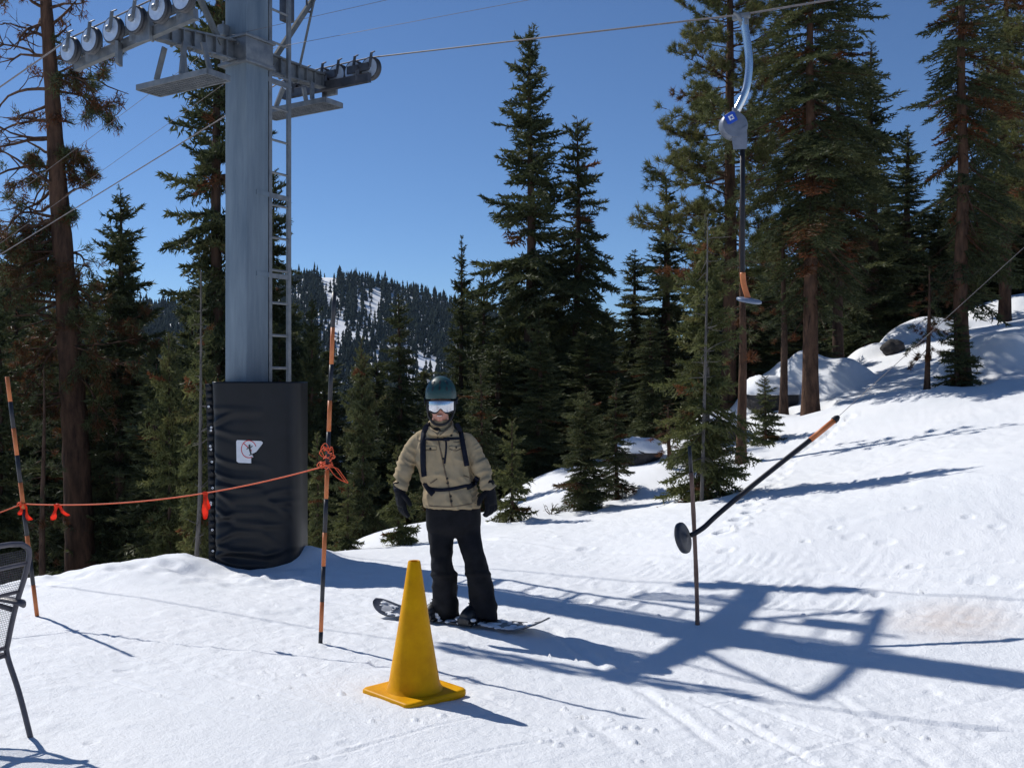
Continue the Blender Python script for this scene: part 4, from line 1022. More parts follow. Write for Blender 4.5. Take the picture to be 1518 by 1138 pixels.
# ---------------------------------------------------------------- stakes, rope, flags
def stake(name, bot, top, bands, r, label, base_m, ext=.3, group=None):
    """bands: list of (fraction from the foot, fraction, material) sleeves round a stick"""
    bot, top = Vector(bot), Vector(top); d = (top - bot); L = d.length
    root = empty(name, bot, label, 'stake', group)
    b = MB(); ts = np.linspace(-.25 / L, 1, 14); b.tube([bot + d * t for t in ts], r * .93, 10); b.build('stick', base_m, root)
    for a, c, m in bands:
        b = MB(); b.tube([bot + d * t for t in (a, (a + c) / 2, c)], r, 12); b.build('tape_band', m, root)
    return root
mp_b = Vector((gp(475, 957)[0], gp(475, 957)[1], 0)); mp_b.z = gz(mp_b.x, mp_b.y); mY = mp_b.y
mp_t = W(495.5, 433, mY + .02)
def fr(y): return (957 - y) / (957 - 433)
OT, BT = M['orange_tape'], M['black_tape']
ys = [(957, 938, BT), (938, 893, OT), (893, 841, BT), (841, 790, OT), (790, 741, BT), (741, 697, OT), (697, 641, BT), (641, 594, OT), (594, 541, BT), (541, 485, OT), (485, 433, BT)]
stake('boundary_stake', mp_b, mp_t, [(fr(a) + .001, fr(b) - .001, m) for a, b, m in ys], .0145, 'orange and black banded stake with the rope knotted round it, beside the cone', M['black_tape'], group='banded boundary stakes')
lg_ = gp(55, 914); lp_b = Vector((lg_[0], lg_[1], gz(*lg_))); lY = lp_b.y; lp_t = W(10.5, 558, lY + .05)
def fl(y): return (914 - y) / (914 - 558)
ys = [(914, 868, OT), (868, 828, BT), (828, 795, OT), (795, 756, BT), (756, 716, OT), (716, 676, BT), (676, 635, OT), (635, 596, BT), (596, 558, OT)]
stake('boundary_stake', lp_b, lp_t, [(fl(a) + .001, fl(b) - .001, m) for a, b, m in ys], .0150, 'leaning orange and black banded stake behind the patio chair', M['black_tape'], group='banded boundary stakes')
rg = gp(1034, 929); rp_b = Vector((rg[0], rg[1], gz(*rg)))
root = empty('bamboo_stake', rp_b, 'weathered brown bamboo stake with a dark tip, behind the leaning tow disc', 'stake')
pts = crv([rp_b - Vector((0, 0, .2)), rp_b, W(1032, 850, rp_b.y), W(1028, 760, rp_b.y), W(1024.5, 700, rp_b.y)], 4)
b = MB(); b.tube(pts, [.0155 + .002 * (i % 4 == 0) for i in range(len(pts))], 10); b.build('stick', M['bamboo'], root)
b = MB(); b.tube([W(1024.5, 700, rp_b.y), W(1022, 661, rp_b.y)], [.0145, .013], 10); b.build('dark_tip', M['black_tape'], root)

def MPt(y): return mp_b + (mp_t - mp_b) * fr(y)
def LPt(y): return lp_b + (lp_t - lp_b) * fl(y)
k1, k2 = MPt(691), LPt(748)
n = 40; line = []
for i in range(n + 1):
    t = i / n; p = k1.lerp(k2, t); p.z -= .12 * 4 * t * (1 - t) * .75; line.append(p)
rope = MB(); rope.tube(line, .0045, 6)
out = [k2, k2 + Vector((-.17, -.25, -.07)), k2 + Vector((-.42, -.6, -.11)), k2 + Vector((-.95, -1.3, -.12))]
rope.tube(crv(out, 6), .0045, 6)
rg_ = random.Random(3)
for c, num in ((MPt(679), 9), (MPt(690), 5), (LPt(748), 3)):        # knots: many loops of cord
    for i in range(num):
        a0 = rg_.uniform(0, 6.28); rr = rg_.uniform(.014, .042) if num > 4 else .018
        tl = Vector((rg_.uniform(-.6, .6), rg_.uniform(-.6, .6), 1)).normalized()
        u = tl.orthogonal().normalized(); v = tl.cross(u); cc = c + Vector((rg_.uniform(-.02, .02), rg_.uniform(-.02, .005), rg_.uniform(-.05, .08) if num > 5 else rg_.uniform(-.01, .01)))
        m_ = 12; rope.tube([cc + (u * math.cos(a0 + 6.283 * k / m_) * rr + v * math.sin(a0 + 6.283 * k / m_) * rr * rg_.uniform(.7, 1.2) + tl * rr * .4 * math.sin(k)) for k in range(m_ + 1)], .0030, 5, caps=False)
for pl in ([(486, 690), (495, 703), (505, 711), (516, 716)], [(488, 692), (500, 694), (508, 704), (516, 715)], [(484, 690), (476, 684), (470, 690), (478, 694)], [(480, 676), (476, 664), (483, 657), (490, 668)], [(486, 672), (492, 662), (494, 676), (488, 684)], [(484, 695), (492, 690), (500, 698), (512, 714)]):
    rope.tube(crv([W(x, y, mY - .03) for x, y in pl], 5), .0030, 5)
tag(rope.build('boundary_rope', M['orange_cord'], None), 'orange cord strung between the two banded stakes and knotted on the right one', 'rope')
def flag(p, strips, label, seed):
    r = random.Random(seed); root = empty('rope_flag', p, label, 'flag', 'orange flagging tied to the rope')
    for dx, L in strips:
        b = MB(); w = .034; nn = 9
        def f(u, v):
            s = v * L
            return p + Vector((dx * v * 1.0 + (u - .5) * w * (1 + .15 * math.sin(v * 7 + seed)), -.012 - .010 * math.sin(v * 8 + seed + u * 2), .006 - s + .004 * math.sin(u * 5 + v * 9)))
        b.grid(f, 4, nn); b2 = MB(); k = len(b.v)
        b2.v = b.v + [(x, y + .002, z) for x, y, z in b.v]; b2.f = b.f + [tuple(i + k for i in q[::-1]) for q in b.f]
        edge = [i for i in range(4)] + [4 * j + 3 for j in range(1, nn)] + [4 * (nn - 1) + i for i in (2, 1, 0)] + [4 * j for j in range(nn - 2, 0, -1)]
        b2.f += [(edge[i], edge[(i + 1) % len(edge)], edge[(i + 1) % len(edge)] + k, edge[i] + k) for i in range(len(edge))]; b2.m = [0] * len(b2.f)
        b2.build('streamer', M['orange_flag'], root)
    b = MB(); b.lathe(p + Vector((-.017, 0, 0)), (1, 0, -.1), [(0, .007), (.005, .011), (.03, .011), (.034, .007)], 10); b.build('knot', M['orange_flag'], root)
def on_line(x):
    return min(line, key=lambda p: abs(CX + p.x / p.y * F - x))
flag(LPt(748), [(-.012, .085), (.055, .125)], 'two-tailed orange flag hanging at the leaning stake', 1)
flag(on_line(90), [(-.03, .115), (.075, .085)], 'two-tailed orange flag in front of the big pine trunk', 2)
flag(on_line(307), [(.0, .185), (.02, .12)], 'long single orange flag beside the black pad', 3)

# ---------------------------------------------------------------- traffic cone
cg = gp(614, 1030); cz = gz(*cg)
cone = empty('traffic_cone', (cg[0], cg[1], cz), 'big plain yellow traffic cone standing on the snow in front of the snowboarder', 'traffic cone')
Yc = cg[1]; k = Yc / F
b = MB(); hh = (1030 - 841) * k; r_b, r_t = 38 * k, 9 * k
b.lathe((cg[0] - .0, cg[1], cz + .03), (0, 0, 1), [(0, r_b * 1.13), (.012, r_b * 1.06), (.03, r_b), (hh * .5, (r_b + r_t) / 2), (hh - .006, r_t + .001), (hh, r_t - .003), (hh - .002, r_t - .012), (hh - .2, r_t + .006)], 56)
b.build('cone_body', M['cone'], cone, sharp=60)
b = MB(); ang_ = math.radians(44); sq = .207
def rr_sq(h, s, rc=.035, n=6):
    pts = []
    for qx, qy, a0 in ((1, 1, 0), (-1, 1, 90), (-1, -1, 180), (1, -1, 270)):
        for j in range(n + 1):
            a = math.radians(a0 + 90 * j / n); x, y = qx * (s - rc) + rc * math.cos(a), qy * (s - rc) + rc * math.sin(a)
            pts.append(Vector((cg[0] + x * math.cos(ang_) - y * math.sin(ang_), cg[1] + x * math.sin(ang_) + y * math.cos(ang_), cz + h)))
    return pts
b.rings([rr_sq(-.012, sq - .006), rr_sq(.0, sq), rr_sq(.022, sq), rr_sq(.030, sq - .006), rr_sq(.0305, sq - .02)])
b.build('base_plate', M['cone'], cone, sharp=60)

# ---------------------------------------------------------------- patio chair at the left edge
cY = 4.6
chair = empty('patio_chair', W(-40, 1105, 4.5), 'dark metal mesh patio chair cut off by the left edge', 'chair')
cd = Vector((-.97, .24, 0)).normalized(); cw = Vector((-.24, -.97, 0)).normalized()      # facing, and towards the near side
gb = gp(48, 1097); o0 = Vector((gb[0], gb[1], gz(*gb)))
def C(f, s, h): return o0 + cd * f + cw * s + UP * h
CWD = .50
def upright(s):
    return [C(0, s, -.03), C(.07, s, .20), C(.135, s, .37), C(.13, s, .44), C(.09, s, .60), C(.035, s, .76), C(.018, s, .86)]
fr_ = MB(); tr_ = .0125
arch = crv(upright(0) + [C(.03, .03, .895)], 6) + crv([C(.034, .10, .905), C(.034, CWD / 2, .91), C(.034, CWD - .10, .905)], 4) + crv([C(.03, CWD - .03, .895)] + upright(CWD)[::-1], 6)
fr_.tube(arch, tr_, 12)
for s in (0, CWD):
    fr_.tube(crv([C(.135, s, .37), C(.35, s, .385), C(.54, s, .40), C(.585, s, .36), C(.60, s, .18), C(.62, s, -.03)], 6), tr_, 12)
fr_.tube([C(.14, 0, .375), C(.14, CWD, .375)], .011, 10); fr_.tube([C(.54, 0, .395), C(.54, CWD, .395)], .011, 10)
fr_.build('frame', M['chair'], chair)
def meshpanel(name, f, nu, nv, r=.0008):
    b = MB()
    for i in range(nu + 1): b.tube([f(i / nu, v) for v in np.linspace(0, 1, 8)], r, 4)
    for j in range(nv + 1): b.tube([f(u, j / nv) for u in np.linspace(0, 1, 5)], r, 4)
    return b.build(name, M['chair'], chair)
up_c = crv(upright(0), 8)
def backf(u, v):
    z = .40 + v * .47; p = min(up_c, key=lambda q: abs(q[2] - (o0.z + z)))
    return Vector(p) + cw * (.015 + u * (CWD - .03)) + UP * (o0.z + z - p[2]) + cd * (.012 * math.sin(u * math.pi))
meshpanel('back_mesh', backf, 46, 44)
for v_ in (.02, .58, .86):
    bf = MB(); bf.tube([backf(u, v_) for u in np.linspace(0, 1, 10)], .0095, 8); bf.build('back_rail', M['chair'], chair)
meshpanel('seat_mesh', lambda u, v: C(.15 + v * .40, .015 + u * (CWD - .03), .385 + .015 * v - .02 * math.sin(u * math.pi)), 46, 38)
for s in (0, CWD):
    b = MB(); b.tube(crv([C(.10, s, .585), C(.25, s, .61), C(.45, s, .615), C(.55, s, .58), C(.56, s, .39)], 6), tr_, 10)
    pad_ = [C(.045, s, .610), C(.07, s, .622), C(.15, s, .632), C(.33, s, .635), C(.50, s, .625), C(.53, s, .61)]
    rings = []
    for j, p in enumerate(crv(pad_, 4)):
        p = Vector(p); t = j / 20; w_ = .034 * min(1, .45 + 3 * min(t, 1 - t)); rings.append([p + cw * w_ * math.cos(a) + UP * .013 * math.sin(a) for a in np.linspace(0, 2 * math.pi, 12, endpoint=False)])
    b.rings(rings); b.build('armrest', M['chair'], chair)
# ------------------------------------------------------------------ the snowboarder
def fuse(parts, voxel, smooth=4, fac=.5):
    """join closed shells into one continuous skin"""
    mb = MB()
    for p in parts: mb.add(p.v, p.f)
    me = mb.mesh('shell'); ob = bpy.data.objects.new('shell', me); COL.objects.link(ob)
    r = ob.modifiers.new('r', 'REMESH'); r.mode = 'VOXEL'; r.voxel_size = voxel; r.use_smooth_shade = True
    if smooth:
        s = ob.modifiers.new('s', 'SMOOTH'); s.iterations = smooth; s.factor = fac
    dg = bpy.context.evaluated_depsgraph_get()
    new = bpy.data.meshes.new_from_object(ob.evaluated_get(dg), depsgraph=dg)
    bpy.data.objects.remove(ob); bpy.data.meshes.remove(me); new.materials.clear(); return new
def vco(me):
    co = np.empty(len(me.vertices) * 3, np.float32); me.vertices.foreach_get('co', co); return co.reshape(-1, 3).astype(float)
def vno(me):
    n = np.empty(len(me.vertices) * 3, np.float32); me.vertices.foreach_get('normal', n); return n.reshape(-1, 3).astype(float)
def setco(me, co): me.vertices.foreach_set('co', np.ascontiguousarray(co, np.float32).ravel()); me.update()
def tubeP(pts, n=16, sub=5):
    """pts: (x, y, Y, radius in metres [, flatten in depth])"""
    m = MB(); c = crv([(*W(p[0], p[1], p[2]), p[3]) for p in pts], sub)
    m.tube([q[:3] for q in c], [q[3] for q in c], n); return m
def loftP(rows, n=28, sub=5, power=.8):
    """rows: (y, x centre, half width px, Y centre, half depth m)"""
    c = crv(rows, sub); m = MB(); rings = []
    for y, x, hw, Y, hd in c:
        o = W(x, y, Y); k = Y / F; r = []
        for i in range(n):
            a = 2 * math.pi * i / n; ca, sa = math.cos(a), math.sin(a)
            r.append(o + Vector((hw * k * math.copysign(abs(ca) ** power, ca), hd * math.copysign(abs(sa) ** power, sa), 0)))
        rings.append(r)
    m.rings(rings); return m
def ball(c, r, n=20):
    m = MB(); c = Vector(c); r = r if hasattr(r, '__len__') else (r, r, r)
    m.grid(lambda u, v: c + Vector((r[0] * math.sin(math.pi * (.001 + .998 * v)) * math.cos(2 * math.pi * u), r[1] * math.sin(math.pi * (.001 + .998 * v)) * math.sin(2 * math.pi * u), r[2] * math.cos(math.pi * (.001 + .998 * v)))), n, n, closed_u=True)
    k = len(m.v); m.f.append(tuple(range(n))[::-1]); m.f.append(tuple(range(k - n, k))); m.m += [0, 0]; return m
PY = 7.52; px = PY / F
bd = Vector((.857, -.515, 0)); bn = Vector((-.515, -.857, 0))              # along the board, and the way the toes point
bc = Vector(((W(557, 907, 7.95) + W(813, 937, 7.15)) / 2)); bc.z = (gz(W(600, 907, 7.9).x, 7.9) + gz(W(780, 930, 7.25).x, 7.25)) / 2 + .025
zn, zt_ = gz((bc - bd * .6).x, (bc - bd * .6).y), gz((bc + bd * .6).x, (bc + bd * .6).y)
tilt = (zt_ - zn) / 1.2
def BD(s, w, h): return bc + bd * s + bn * w + UP * (h + tilt * s)
FA, FB = -.165, .165                                                      # where the two bindings sit along the board
fa, fb = BD(FA, 0, .03), BD(FB, 0, .03)
def PXof(p): return CX + p.x / p.y * F, CY - (p.z - ZC) / p.y * F

person = empty('person', BD(0, 0, .02), 'person in tan jacket, black trousers, teal helmet and mirrored goggles standing on a snowboard', 'person')
# --- body: one skin from head to feet
hd_c = W(653, 596, PY - .06)
head = [ball(hd_c + Vector((0, .01, .005)), (.080, .098, .115)), ball(hd_c + Vector((0, -.035, -.072)), (.060, .058, .070)), ball(hd_c + Vector((.0, -.072, -.118)), (.026, .022, .022)),
        tubeP([(653, 590, PY - .145, .012), (652.5, 600, PY - .152, .014), (652.5, 606, PY - .158, .016), (652.5, 609, PY - .150, .010)], 10),
        ball(hd_c + Vector((-.034, -.078, -.062)), (.022, .018, .020)), ball(hd_c + Vector((.034, -.078, -.062)), (.022, .018, .020)),
        ball(hd_c + Vector((0, -.092, -.094)), (.026, .012, .007)), ball(hd_c + Vector((0, -.088, -.106)), (.022, .013, .008)),
        tubeP([(653, 615, PY - .03, .060), (653, 640, PY, .066)], 16)]
torso = [loftP([(632, 653, 14, PY, .06), (645, 654, 30, PY, .09), (668, 656, 36, PY, .115), (700, 659, 33, PY, .12), (735, 668, 33, PY, .12), (760, 671, 32, PY, .11), (776, 672, 24, PY, .08)])]
limbs = [tubeP([(622, 652, PY, .045), (606, 676, PY, .040), (597, 702, PY - .05, .035), (593, 724, PY - .105, .026), (595, 738, PY - .125, .020)]),
         tubeP([(690, 652, PY, .045), (706, 676, PY, .040), (717, 702, PY - .05, .035), (724.5, 722, PY - .105, .026), (727, 737, PY - .125, .020)]),
         tubeP([(656, 768, PY, .055), (653, 830, PY - .03, .055), (656, 870, PY, .05), (PXof(fa)[0], 905, fa.y, .045), (PXof(fa)[0], 914, fa.y, .045)]),
         tubeP([(690, 768, PY, .055), (700, 825, PY - .08, .055), (710, 868, PY - .08, .05), (PXof(fb)[0], 905, fb.y, .045), (PXof(fb)[0], 920, fb.y, .045)])]
for c in (fa, fb):
    f = MB(); q = crv([(*(c - bn * .06 + UP * .06), .045), (*(c + bn * .02 + UP * .06), .045), (*(c + bn * .13 + UP * .04), .035)], 4); f.tube([z[:3] for z in q], [z[3] for z in q], 12); limbs.append(f)
body = link('body', fuse(head + torso + limbs, .0065, 2), M['skin'], person)
mth = MB(); mo = hd_c + Vector((0, -.1075, -.099))
mth.grid(lambda u, v: mo + Vector(((u - .5) * .054, -.006 + .022 * (2 * u - 1) ** 2 * .6, (v - .5) * .007 * (1 - .8 * (2 * u - 1) ** 2) + .008 * (2 * u - 1) ** 2)), 12, 5)
mouth = mth.build('mouth', M['lip'], person)
th_ = MB(); th_.grid(lambda u, v: mo + Vector(((u - .5) * .034, -.0085 + .022 * ((u - .5) * 1.3) ** 2 * .6, (v - .5) * .0055 + .008 * ((u - .5) * 1.3) ** 2)), 10, 3); th_.build('teeth', M['teeth'], mouth)
nk = MB(); nk.tube([W(653, 624, PY - .02), W(653, 634, PY - .025), W(653, 644, PY - .01)], [.070, .086, .092], 24); nk.build('neck_gaiter', M['helmet_black'], person)

# --- jacket
jk = [loftP([(622, 651, 15, PY - .02, .095), (630, 652, 18, PY - .02, .10), (636, 653, 21, PY, .105), (642, 654, 28, PY, .115), (649, 655, 35, PY, .125), (662, 656, 40, PY, .142), (680, 657, 41, PY, .152), (700, 661, 39, PY, .152), (718, 666, 38.5, PY, .15), (735, 669, 41, PY, .158), (747, 670, 43, PY, .165), (751, 670, 43, PY, .165)], 36, 5, .85),
      tubeP([(634, 648, PY, .055), (622, 653, PY, .062), (613, 664, PY, .066), (606, 680, PY - .01, .066), (600, 695, PY - .04, .066), (596, 710, PY - .07, .059), (593.5, 722, PY - .10, .052), (593, 727, PY - .105, .049)], 20),
      tubeP([(678, 648, PY, .055), (690, 653, PY, .062), (699, 664, PY, .066), (706, 680, PY - .01, .066), (713, 694, PY - .04, .066), (718, 708, PY - .07, .058), (723, 720, PY - .10, .052), (724, 725, PY - .105, .049)], 20)]
jm = fuse(jk, .0075, 5)
co, no = vco(jm), vno(jm)
ip = np.stack([CX + co[:, 0] / co[:, 1] * F, CY - (co[:, 2] - ZC) / co[:, 1] * F], -1)
arm = (np.abs(ip[:, 0] - 658) > 41) | (ip[:, 1] < 0)
rot_ = np.where(ip[:, 0] < 657, .5, -.5)
qv = co.copy(); qv[:, 2] = co[:, 2] + rot_ * co[:, 0]
w_s = vn3(qv * np.array([8, 8, 42]), 3) * .5 + vn3(qv * np.array([14, 14, 70]), 5) * .3
w_b = vn3(co * np.array([9, 9, 14]) + 3, 7) * .6 + vn3((co + .3 * co[:, [2, 0, 1]]) * np.array([26, 20, 16]), 8) * .4
rdg = lambda q, s: .5 - np.abs(vn3(q, s)) * 1.6
disp = np.where(arm, .010 * w_s * sstep(645, 675, ip[:, 1]) + .017 * rdg(qv * np.array([9, 9, 30]), 15) * sstep(645, 680, ip[:, 1]), .009 * w_b + .015 * rdg((co + .5 * co[:, [2, 0, 1]]) * np.array([10, 9, 9]), 16) + .006 * rdg(co * np.array([22, 22, 16]), 17))
# drawn-in waist under the hip belt, folds above it
disp -= .010 * np.exp(-((ip[:, 1] - 724) / 4.5) ** 2) * ~arm
disp += .006 * np.exp(-((ip[:, 1] - 713 - 5 * np.sin(ip[:, 0] * .13)) / 4) ** 2) * ~arm
setco(jm, co + no * disp[:, None])
jb = jm.copy()
jacket = link('jacket', jm, M['jacket'], person)
bvh_j = BVHTree.FromPolygons([v.co.copy() for v in jb.vertices], [list(p.vertices) for p in jb.polygons])
def onto(bvh, x, y, off=.004, Y=PY):
    o = Vector((0, 0, ZC)); d = (W(x, y, Y) - o).normalized(); h = bvh.ray_cast(o, d, 40)
    if h[0] is None: return W(x, y, Y - .1), -d
    return h[0] - d * off, h[1]
def ribbon(mb, pts, w, th, bvh, off=.004, n=6):
    """a flat strip with thickness that lies on a surface; pts in photo pixels"""
    c = crv(pts, n); P = [onto(bvh, q[0], q[1], off) for q in c]
    pos = [p[0] for p in P]
    for it in range(2): pos = [pos[0]] + [(pos[i - 1] + pos[i] * 2 + pos[i + 1]) / 4 for i in range(1, len(pos) - 1)] + [pos[-1]]
    rings = []
    for i, p in enumerate(pos):
        t = (pos[min(i + 1, len(pos) - 1)] - pos[max(i - 1, 0)]).normalized(); nn = Vector(P[i][1])
        if nn.y > 0: nn = -nn
        nn = (nn + Vector((0, -1, 0)) * .6).normalized(); s = t.cross(nn).normalized(); nn = s.cross(t)
        if nn.y > 0: nn = -nn
        rings.append([p + s * w / 2 - nn * th, p + s * w / 2 + nn * th, p - s * w / 2 + nn * th, p - s * w / 2 - nn * th])
    mb.rings(rings); return mb
zp = MB(); ribbon(zp, [(648, 644), (651, 658), (655, 676), (660, 700), (664, 716), (667, 735), (670, 750)], .010, .003, bvh_j, .002)
zp.build('zip_placket', M['jacket_dark'], jacket)
for x, y, sx_ in ((638, 664, -1), (675, 662, 1)):
    f = MB(); ribbon(f, [(x - 9, y), (x, y + 1.5 * sx_), (x + 9, y - .5)], .020, .003, bvh_j, .002, 4); f.build('pocket_flap', M['jacket'], jacket)
    f = MB(); ribbon(f, [(x - 9, y + 3), (x, y + 5 + 1.5 * sx_), (x + 9, y + 2.5)], .004, .0025, bvh_j, .003, 4); f.build('flap_seam', M['jacket_dark'], jacket)
for x, y in ((644, 641), (669, 645), (676, 663), (657, 680), (663, 709), (663.5, 716), (668, 735.5), (669, 742.5), (638, 665)):
    p, nn = onto(bvh_j, x, y, .006); b = MB(); b.lathe(p + Vector((0, .004, 0)), (0, -1, .1), [(0, .009), (.006, .009), (.008, .005)], 12); b.build('button', M['button'], jacket)
f = MB(); ribbon(f, [(638, 716), (643, 713), (648, 709.5)], .008, .003, bvh_j, .002, 4); ribbon(f, [(687, 705), (692, 706), (697, 709)], .008, .003, bvh_j, .002, 4); f.build('hand_pocket', M['jacket_dark'], jacket)
for dpts in ([(631, 749), (650, 750.5), (670, 751), (690, 748), (710, 744)],):
    f = MB(); ribbon(f, dpts, .006, .004, bvh_j, .0, 6); f.build('hem', M['jacket_dark'], jacket)
f = MB(); ribbon(f, [(618, 651), (626, 655), (634, 656)], .005, .003, bvh_j, .0, 4); ribbon(f, [(672, 655), (681, 655), (690, 651)], .005, .003, bvh_j, .0, 4); f.build('yoke_seam', M['jacket_dark'], jacket)
b = MB()
c_ = W(653, 629, PY - .05)
b.rings([[c_ + Vector((rx * math.cos(a), ry * math.sin(a) - .01, h + (.045 * math.sin(a) - .015 * max(0, -math.sin(a)) ** 6 if h > -.02 else .02 * math.sin(a)))) for a in np.linspace(0, 2 * math.pi, 32, endpoint=False)] for rx, ry, h in ((.100, .104, -.060), (.099, .102, -.03), (.094, .098, .008), (.083, .086, .010), (.082, .084, -.03))])
col = b.build('collar', M['jacket'], jacket)
_cm = col.data.copy(); _cm.transform(Matrix.Translation(world_loc(col))); bvh_c = BVHTree.FromPolygons([v.co.copy() for v in _cm.vertices], [list(p.vertices) for p in _cm.polygons]); bpy.data.meshes.remove(_cm)
f = MB(); ribbon(f, [(653, 633.5), (651, 638), (649, 643)], .012, .004, bvh_c, .003, 4); f.build('collar_zip', M['jacket_dark'], col)
for q_ in ([(640, 637), (646, 641), (649, 645)], [(664, 636), (657, 641), (652, 645)]):
    f = MB(); ribbon(f, q_, .006, .004, bvh_c, .003, 4); f.build('collar_edge', M['jacket_dark'], col)

# --- trousers
ax_, bx_ = PXof(fa)[0], PXof(fb)[0]
tz = [loftP([(738, 671, 39, PY, .135), (752, 671.5, 40, PY, .14), (768, 672, 40.5, PY, .145), (780, 672, 40, PY, .14), (789, 672, 36, PY, .11), (796, 672, 20, PY, .08)], 30, 4, .85),
      tubeP([(653, 772, PY, .096), (653.5, 795, PY - .015, .094), (655, 818, PY - .045, .086), (655, 838, PY - .05, .080), (656, 850, PY - .02, .086), (658, 858, PY + .005, .092), (659.5, 875, PY + .02, .094), (660, 892, PY + .03, .098), (660, 907, fa.y - .01, .105), (660, 913, fa.y - .02, .105)], 22),
      tubeP([(692, 772, PY, .098), (695.5, 795, PY - .03, .092), (699, 815, PY - .085, .086), (703.5, 832, PY - .10, .084), (708, 846, PY - .09, .090), (711, 860, PY - .08, .092), (714, 880, PY - .07, .094), (716, 897, PY - .075, .098), (717, 912, fb.y - .01, .104), (717, 919, fb.y - .02, .104)], 22)]
tm = fuse(tz, .008, 4)
co, no = vco(tm), vno(tm); ipy = CY - (co[:, 2] - ZC) / co[:, 1] * F; ipx = CX + co[:, 0] / co[:, 1] * F
d = .010 * vn3((co + .4 * co[:, [2, 0, 1]]) * np.array([12, 12, 20]), 11) * sstep(790, 840, ipy) + .008 * vn3(co * np.array([14, 14, 7]), 12)
d += .010 * np.exp(-((ipy - 851 + (ipx - 680) * .03) / 3.5) ** 2)          # gathered fabric above the boot tops
setco(tm, co + no * d[:, None])
link('trousers', tm, M['trousers'], person)
# --- boots
for c in (fa, fb):
    def P4(w, h, r, s=0): return (*(c + bn * w + bd * s + UP * (h + tilt * 0)), r)
    f1 = MB(); q = crv([P4(-.10, .055, .050), P4(-.04, .058, .056), P4(.05, .055, .056), P4(.12, .045, .050), P4(.165, .035, .036)], 5); f1.tube([z[:3] for z in q], [z[3] for z in q], 18)
    f2 = MB(); q = crv([P4(-.045, .05, .060), P4(-.03, .12, .066), P4(-.02, .22, .072)], 5); f2.tube([z[:3] for z in q], [z[3] for z in q], 18)
    f3 = MB(); f3.box(c + bn * .03 + UP * .012, bn * .145, bd * .048, UP * .014, .01)
    bm_ = fuse([f1, f2, f3], .007, 3); co, no = vco(bm_), vno(bm_); setco(bm_, co + no * (.004 * vn3(co * 30, 4))[:, None])
    bt_ = link('boot', bm_, M['boot'], person)
    lc = MB()
    for i in range(5):
        h = .10 + .02 * i; w = .075 - .018 * i; lc.tube([c + bn * w + bd * -.03 + UP * h, c + bn * (w + .02) + UP * (h + .006), c + bn * w + bd * .03 + UP * h], .004, 5)
    lc.build('laces', M['strap'], bt_)
# --- gloves, five fingers each
def glove(wr, kn, side, curl, name_seed):
    """wr wrist, kn knuckle centre, side = direction across the palm towards the thumb, curl = the way the fingers bend"""
    wr, kn, side, curl = Vector(wr), Vector(kn), Vector(side).normalized(), Vector(curl).normalized()
    dn = (kn - wr).normalized(); parts = []
    m = MB(); q = crv([(*(wr - dn * .05), .048), (*(wr - dn * .01), .046), (*wr, .043), (*(wr + dn * .03), .042)], 4); m.tube([z[:3] for z in q], [z[3] for z in q], 18); parts.append(m)
    m = MB(); rings = []
    for t, hw_, hd_ in ((0, .042, .034), (.25, .052, .038), (.6, .058, .036), (.9, .058, .032), (1.06, .053, .027)):
        o = wr + (kn - wr) * t; rings.append([o + side * hw_ * math.cos(a) + dn.cross(side) * hd_ * math.sin(a) for a in np.linspace(0, 2 * math.pi, 20, endpoint=False)])
    m.rings(rings); parts.append(m)
    for i, (off, L, r) in enumerate(((.042, .088, .0165), (.014, .098, .0170), (-.015, .092, .0165), (-.042, .074, .0150))):
        b0 = kn + side * off; c1 = .35 + .12 * i; d0 = (dn + curl * .25 * c1 + side * off * 1.8).normalized(); d1 = (dn + curl * 1.0 * c1 * 1.4).normalized(); d2 = (dn * .6 + curl * 1.5 * c1 * 1.5).normalized()
        p1 = b0 + d0 * L * .45; p2 = p1 + d1 * L * .32; p3 = p2 + d2 * L * .27
        m = MB(); q = crv([(*(b0 - d0 * .02), r), (*b0, r), (*p1, r), (*p2, r * .95), (*p3, r * .72)], 4); m.tube([z[:3] for z in q], [z[3] for z in q], 12); parts.append(m)
    b0 = wr + (kn - wr) * .30 + side * .042; p1 = b0 + (side * .75 + dn * .75 + curl * .35).normalized() * .050; p2 = p1 + (side * .15 + dn * 1 + curl * .45).normalized() * .042; p3 = p2 + (dn - side * .25 + curl * .5).normalized() * .022
    m = MB(); q = crv([(*(b0 - side * .015), .020), (*b0, .0205), (*p1, .0195), (*p2, .0180), (*p3, .013)], 4); m.tube([z[:3] for z in q], [z[3] for z in q], 12); parts.append(m)
    gm = fuse(parts, .0042, 2); co, no = vco(gm), vno(gm); setco(gm, co + no * (.0018 * vn3(co * 60, 21))[:, None])
    g = link('glove', gm, M['glove'], person)
    cf = MB(); cf.tube([wr - dn * .012, wr + dn * .012], [.047, .0455], 20); cf.build('wrist_strap', M['strap'], g)
glove(W(593, 725, PY - .105), W(595.5, 749, PY - .135), (.55, -.80, 0), (.75, -.30, -.05), 1)
glove(W(724.5, 723, PY - .105), W(728, 747, PY - .135), (-.70, -.70, 0), (-.85, -.20, 0), 2)
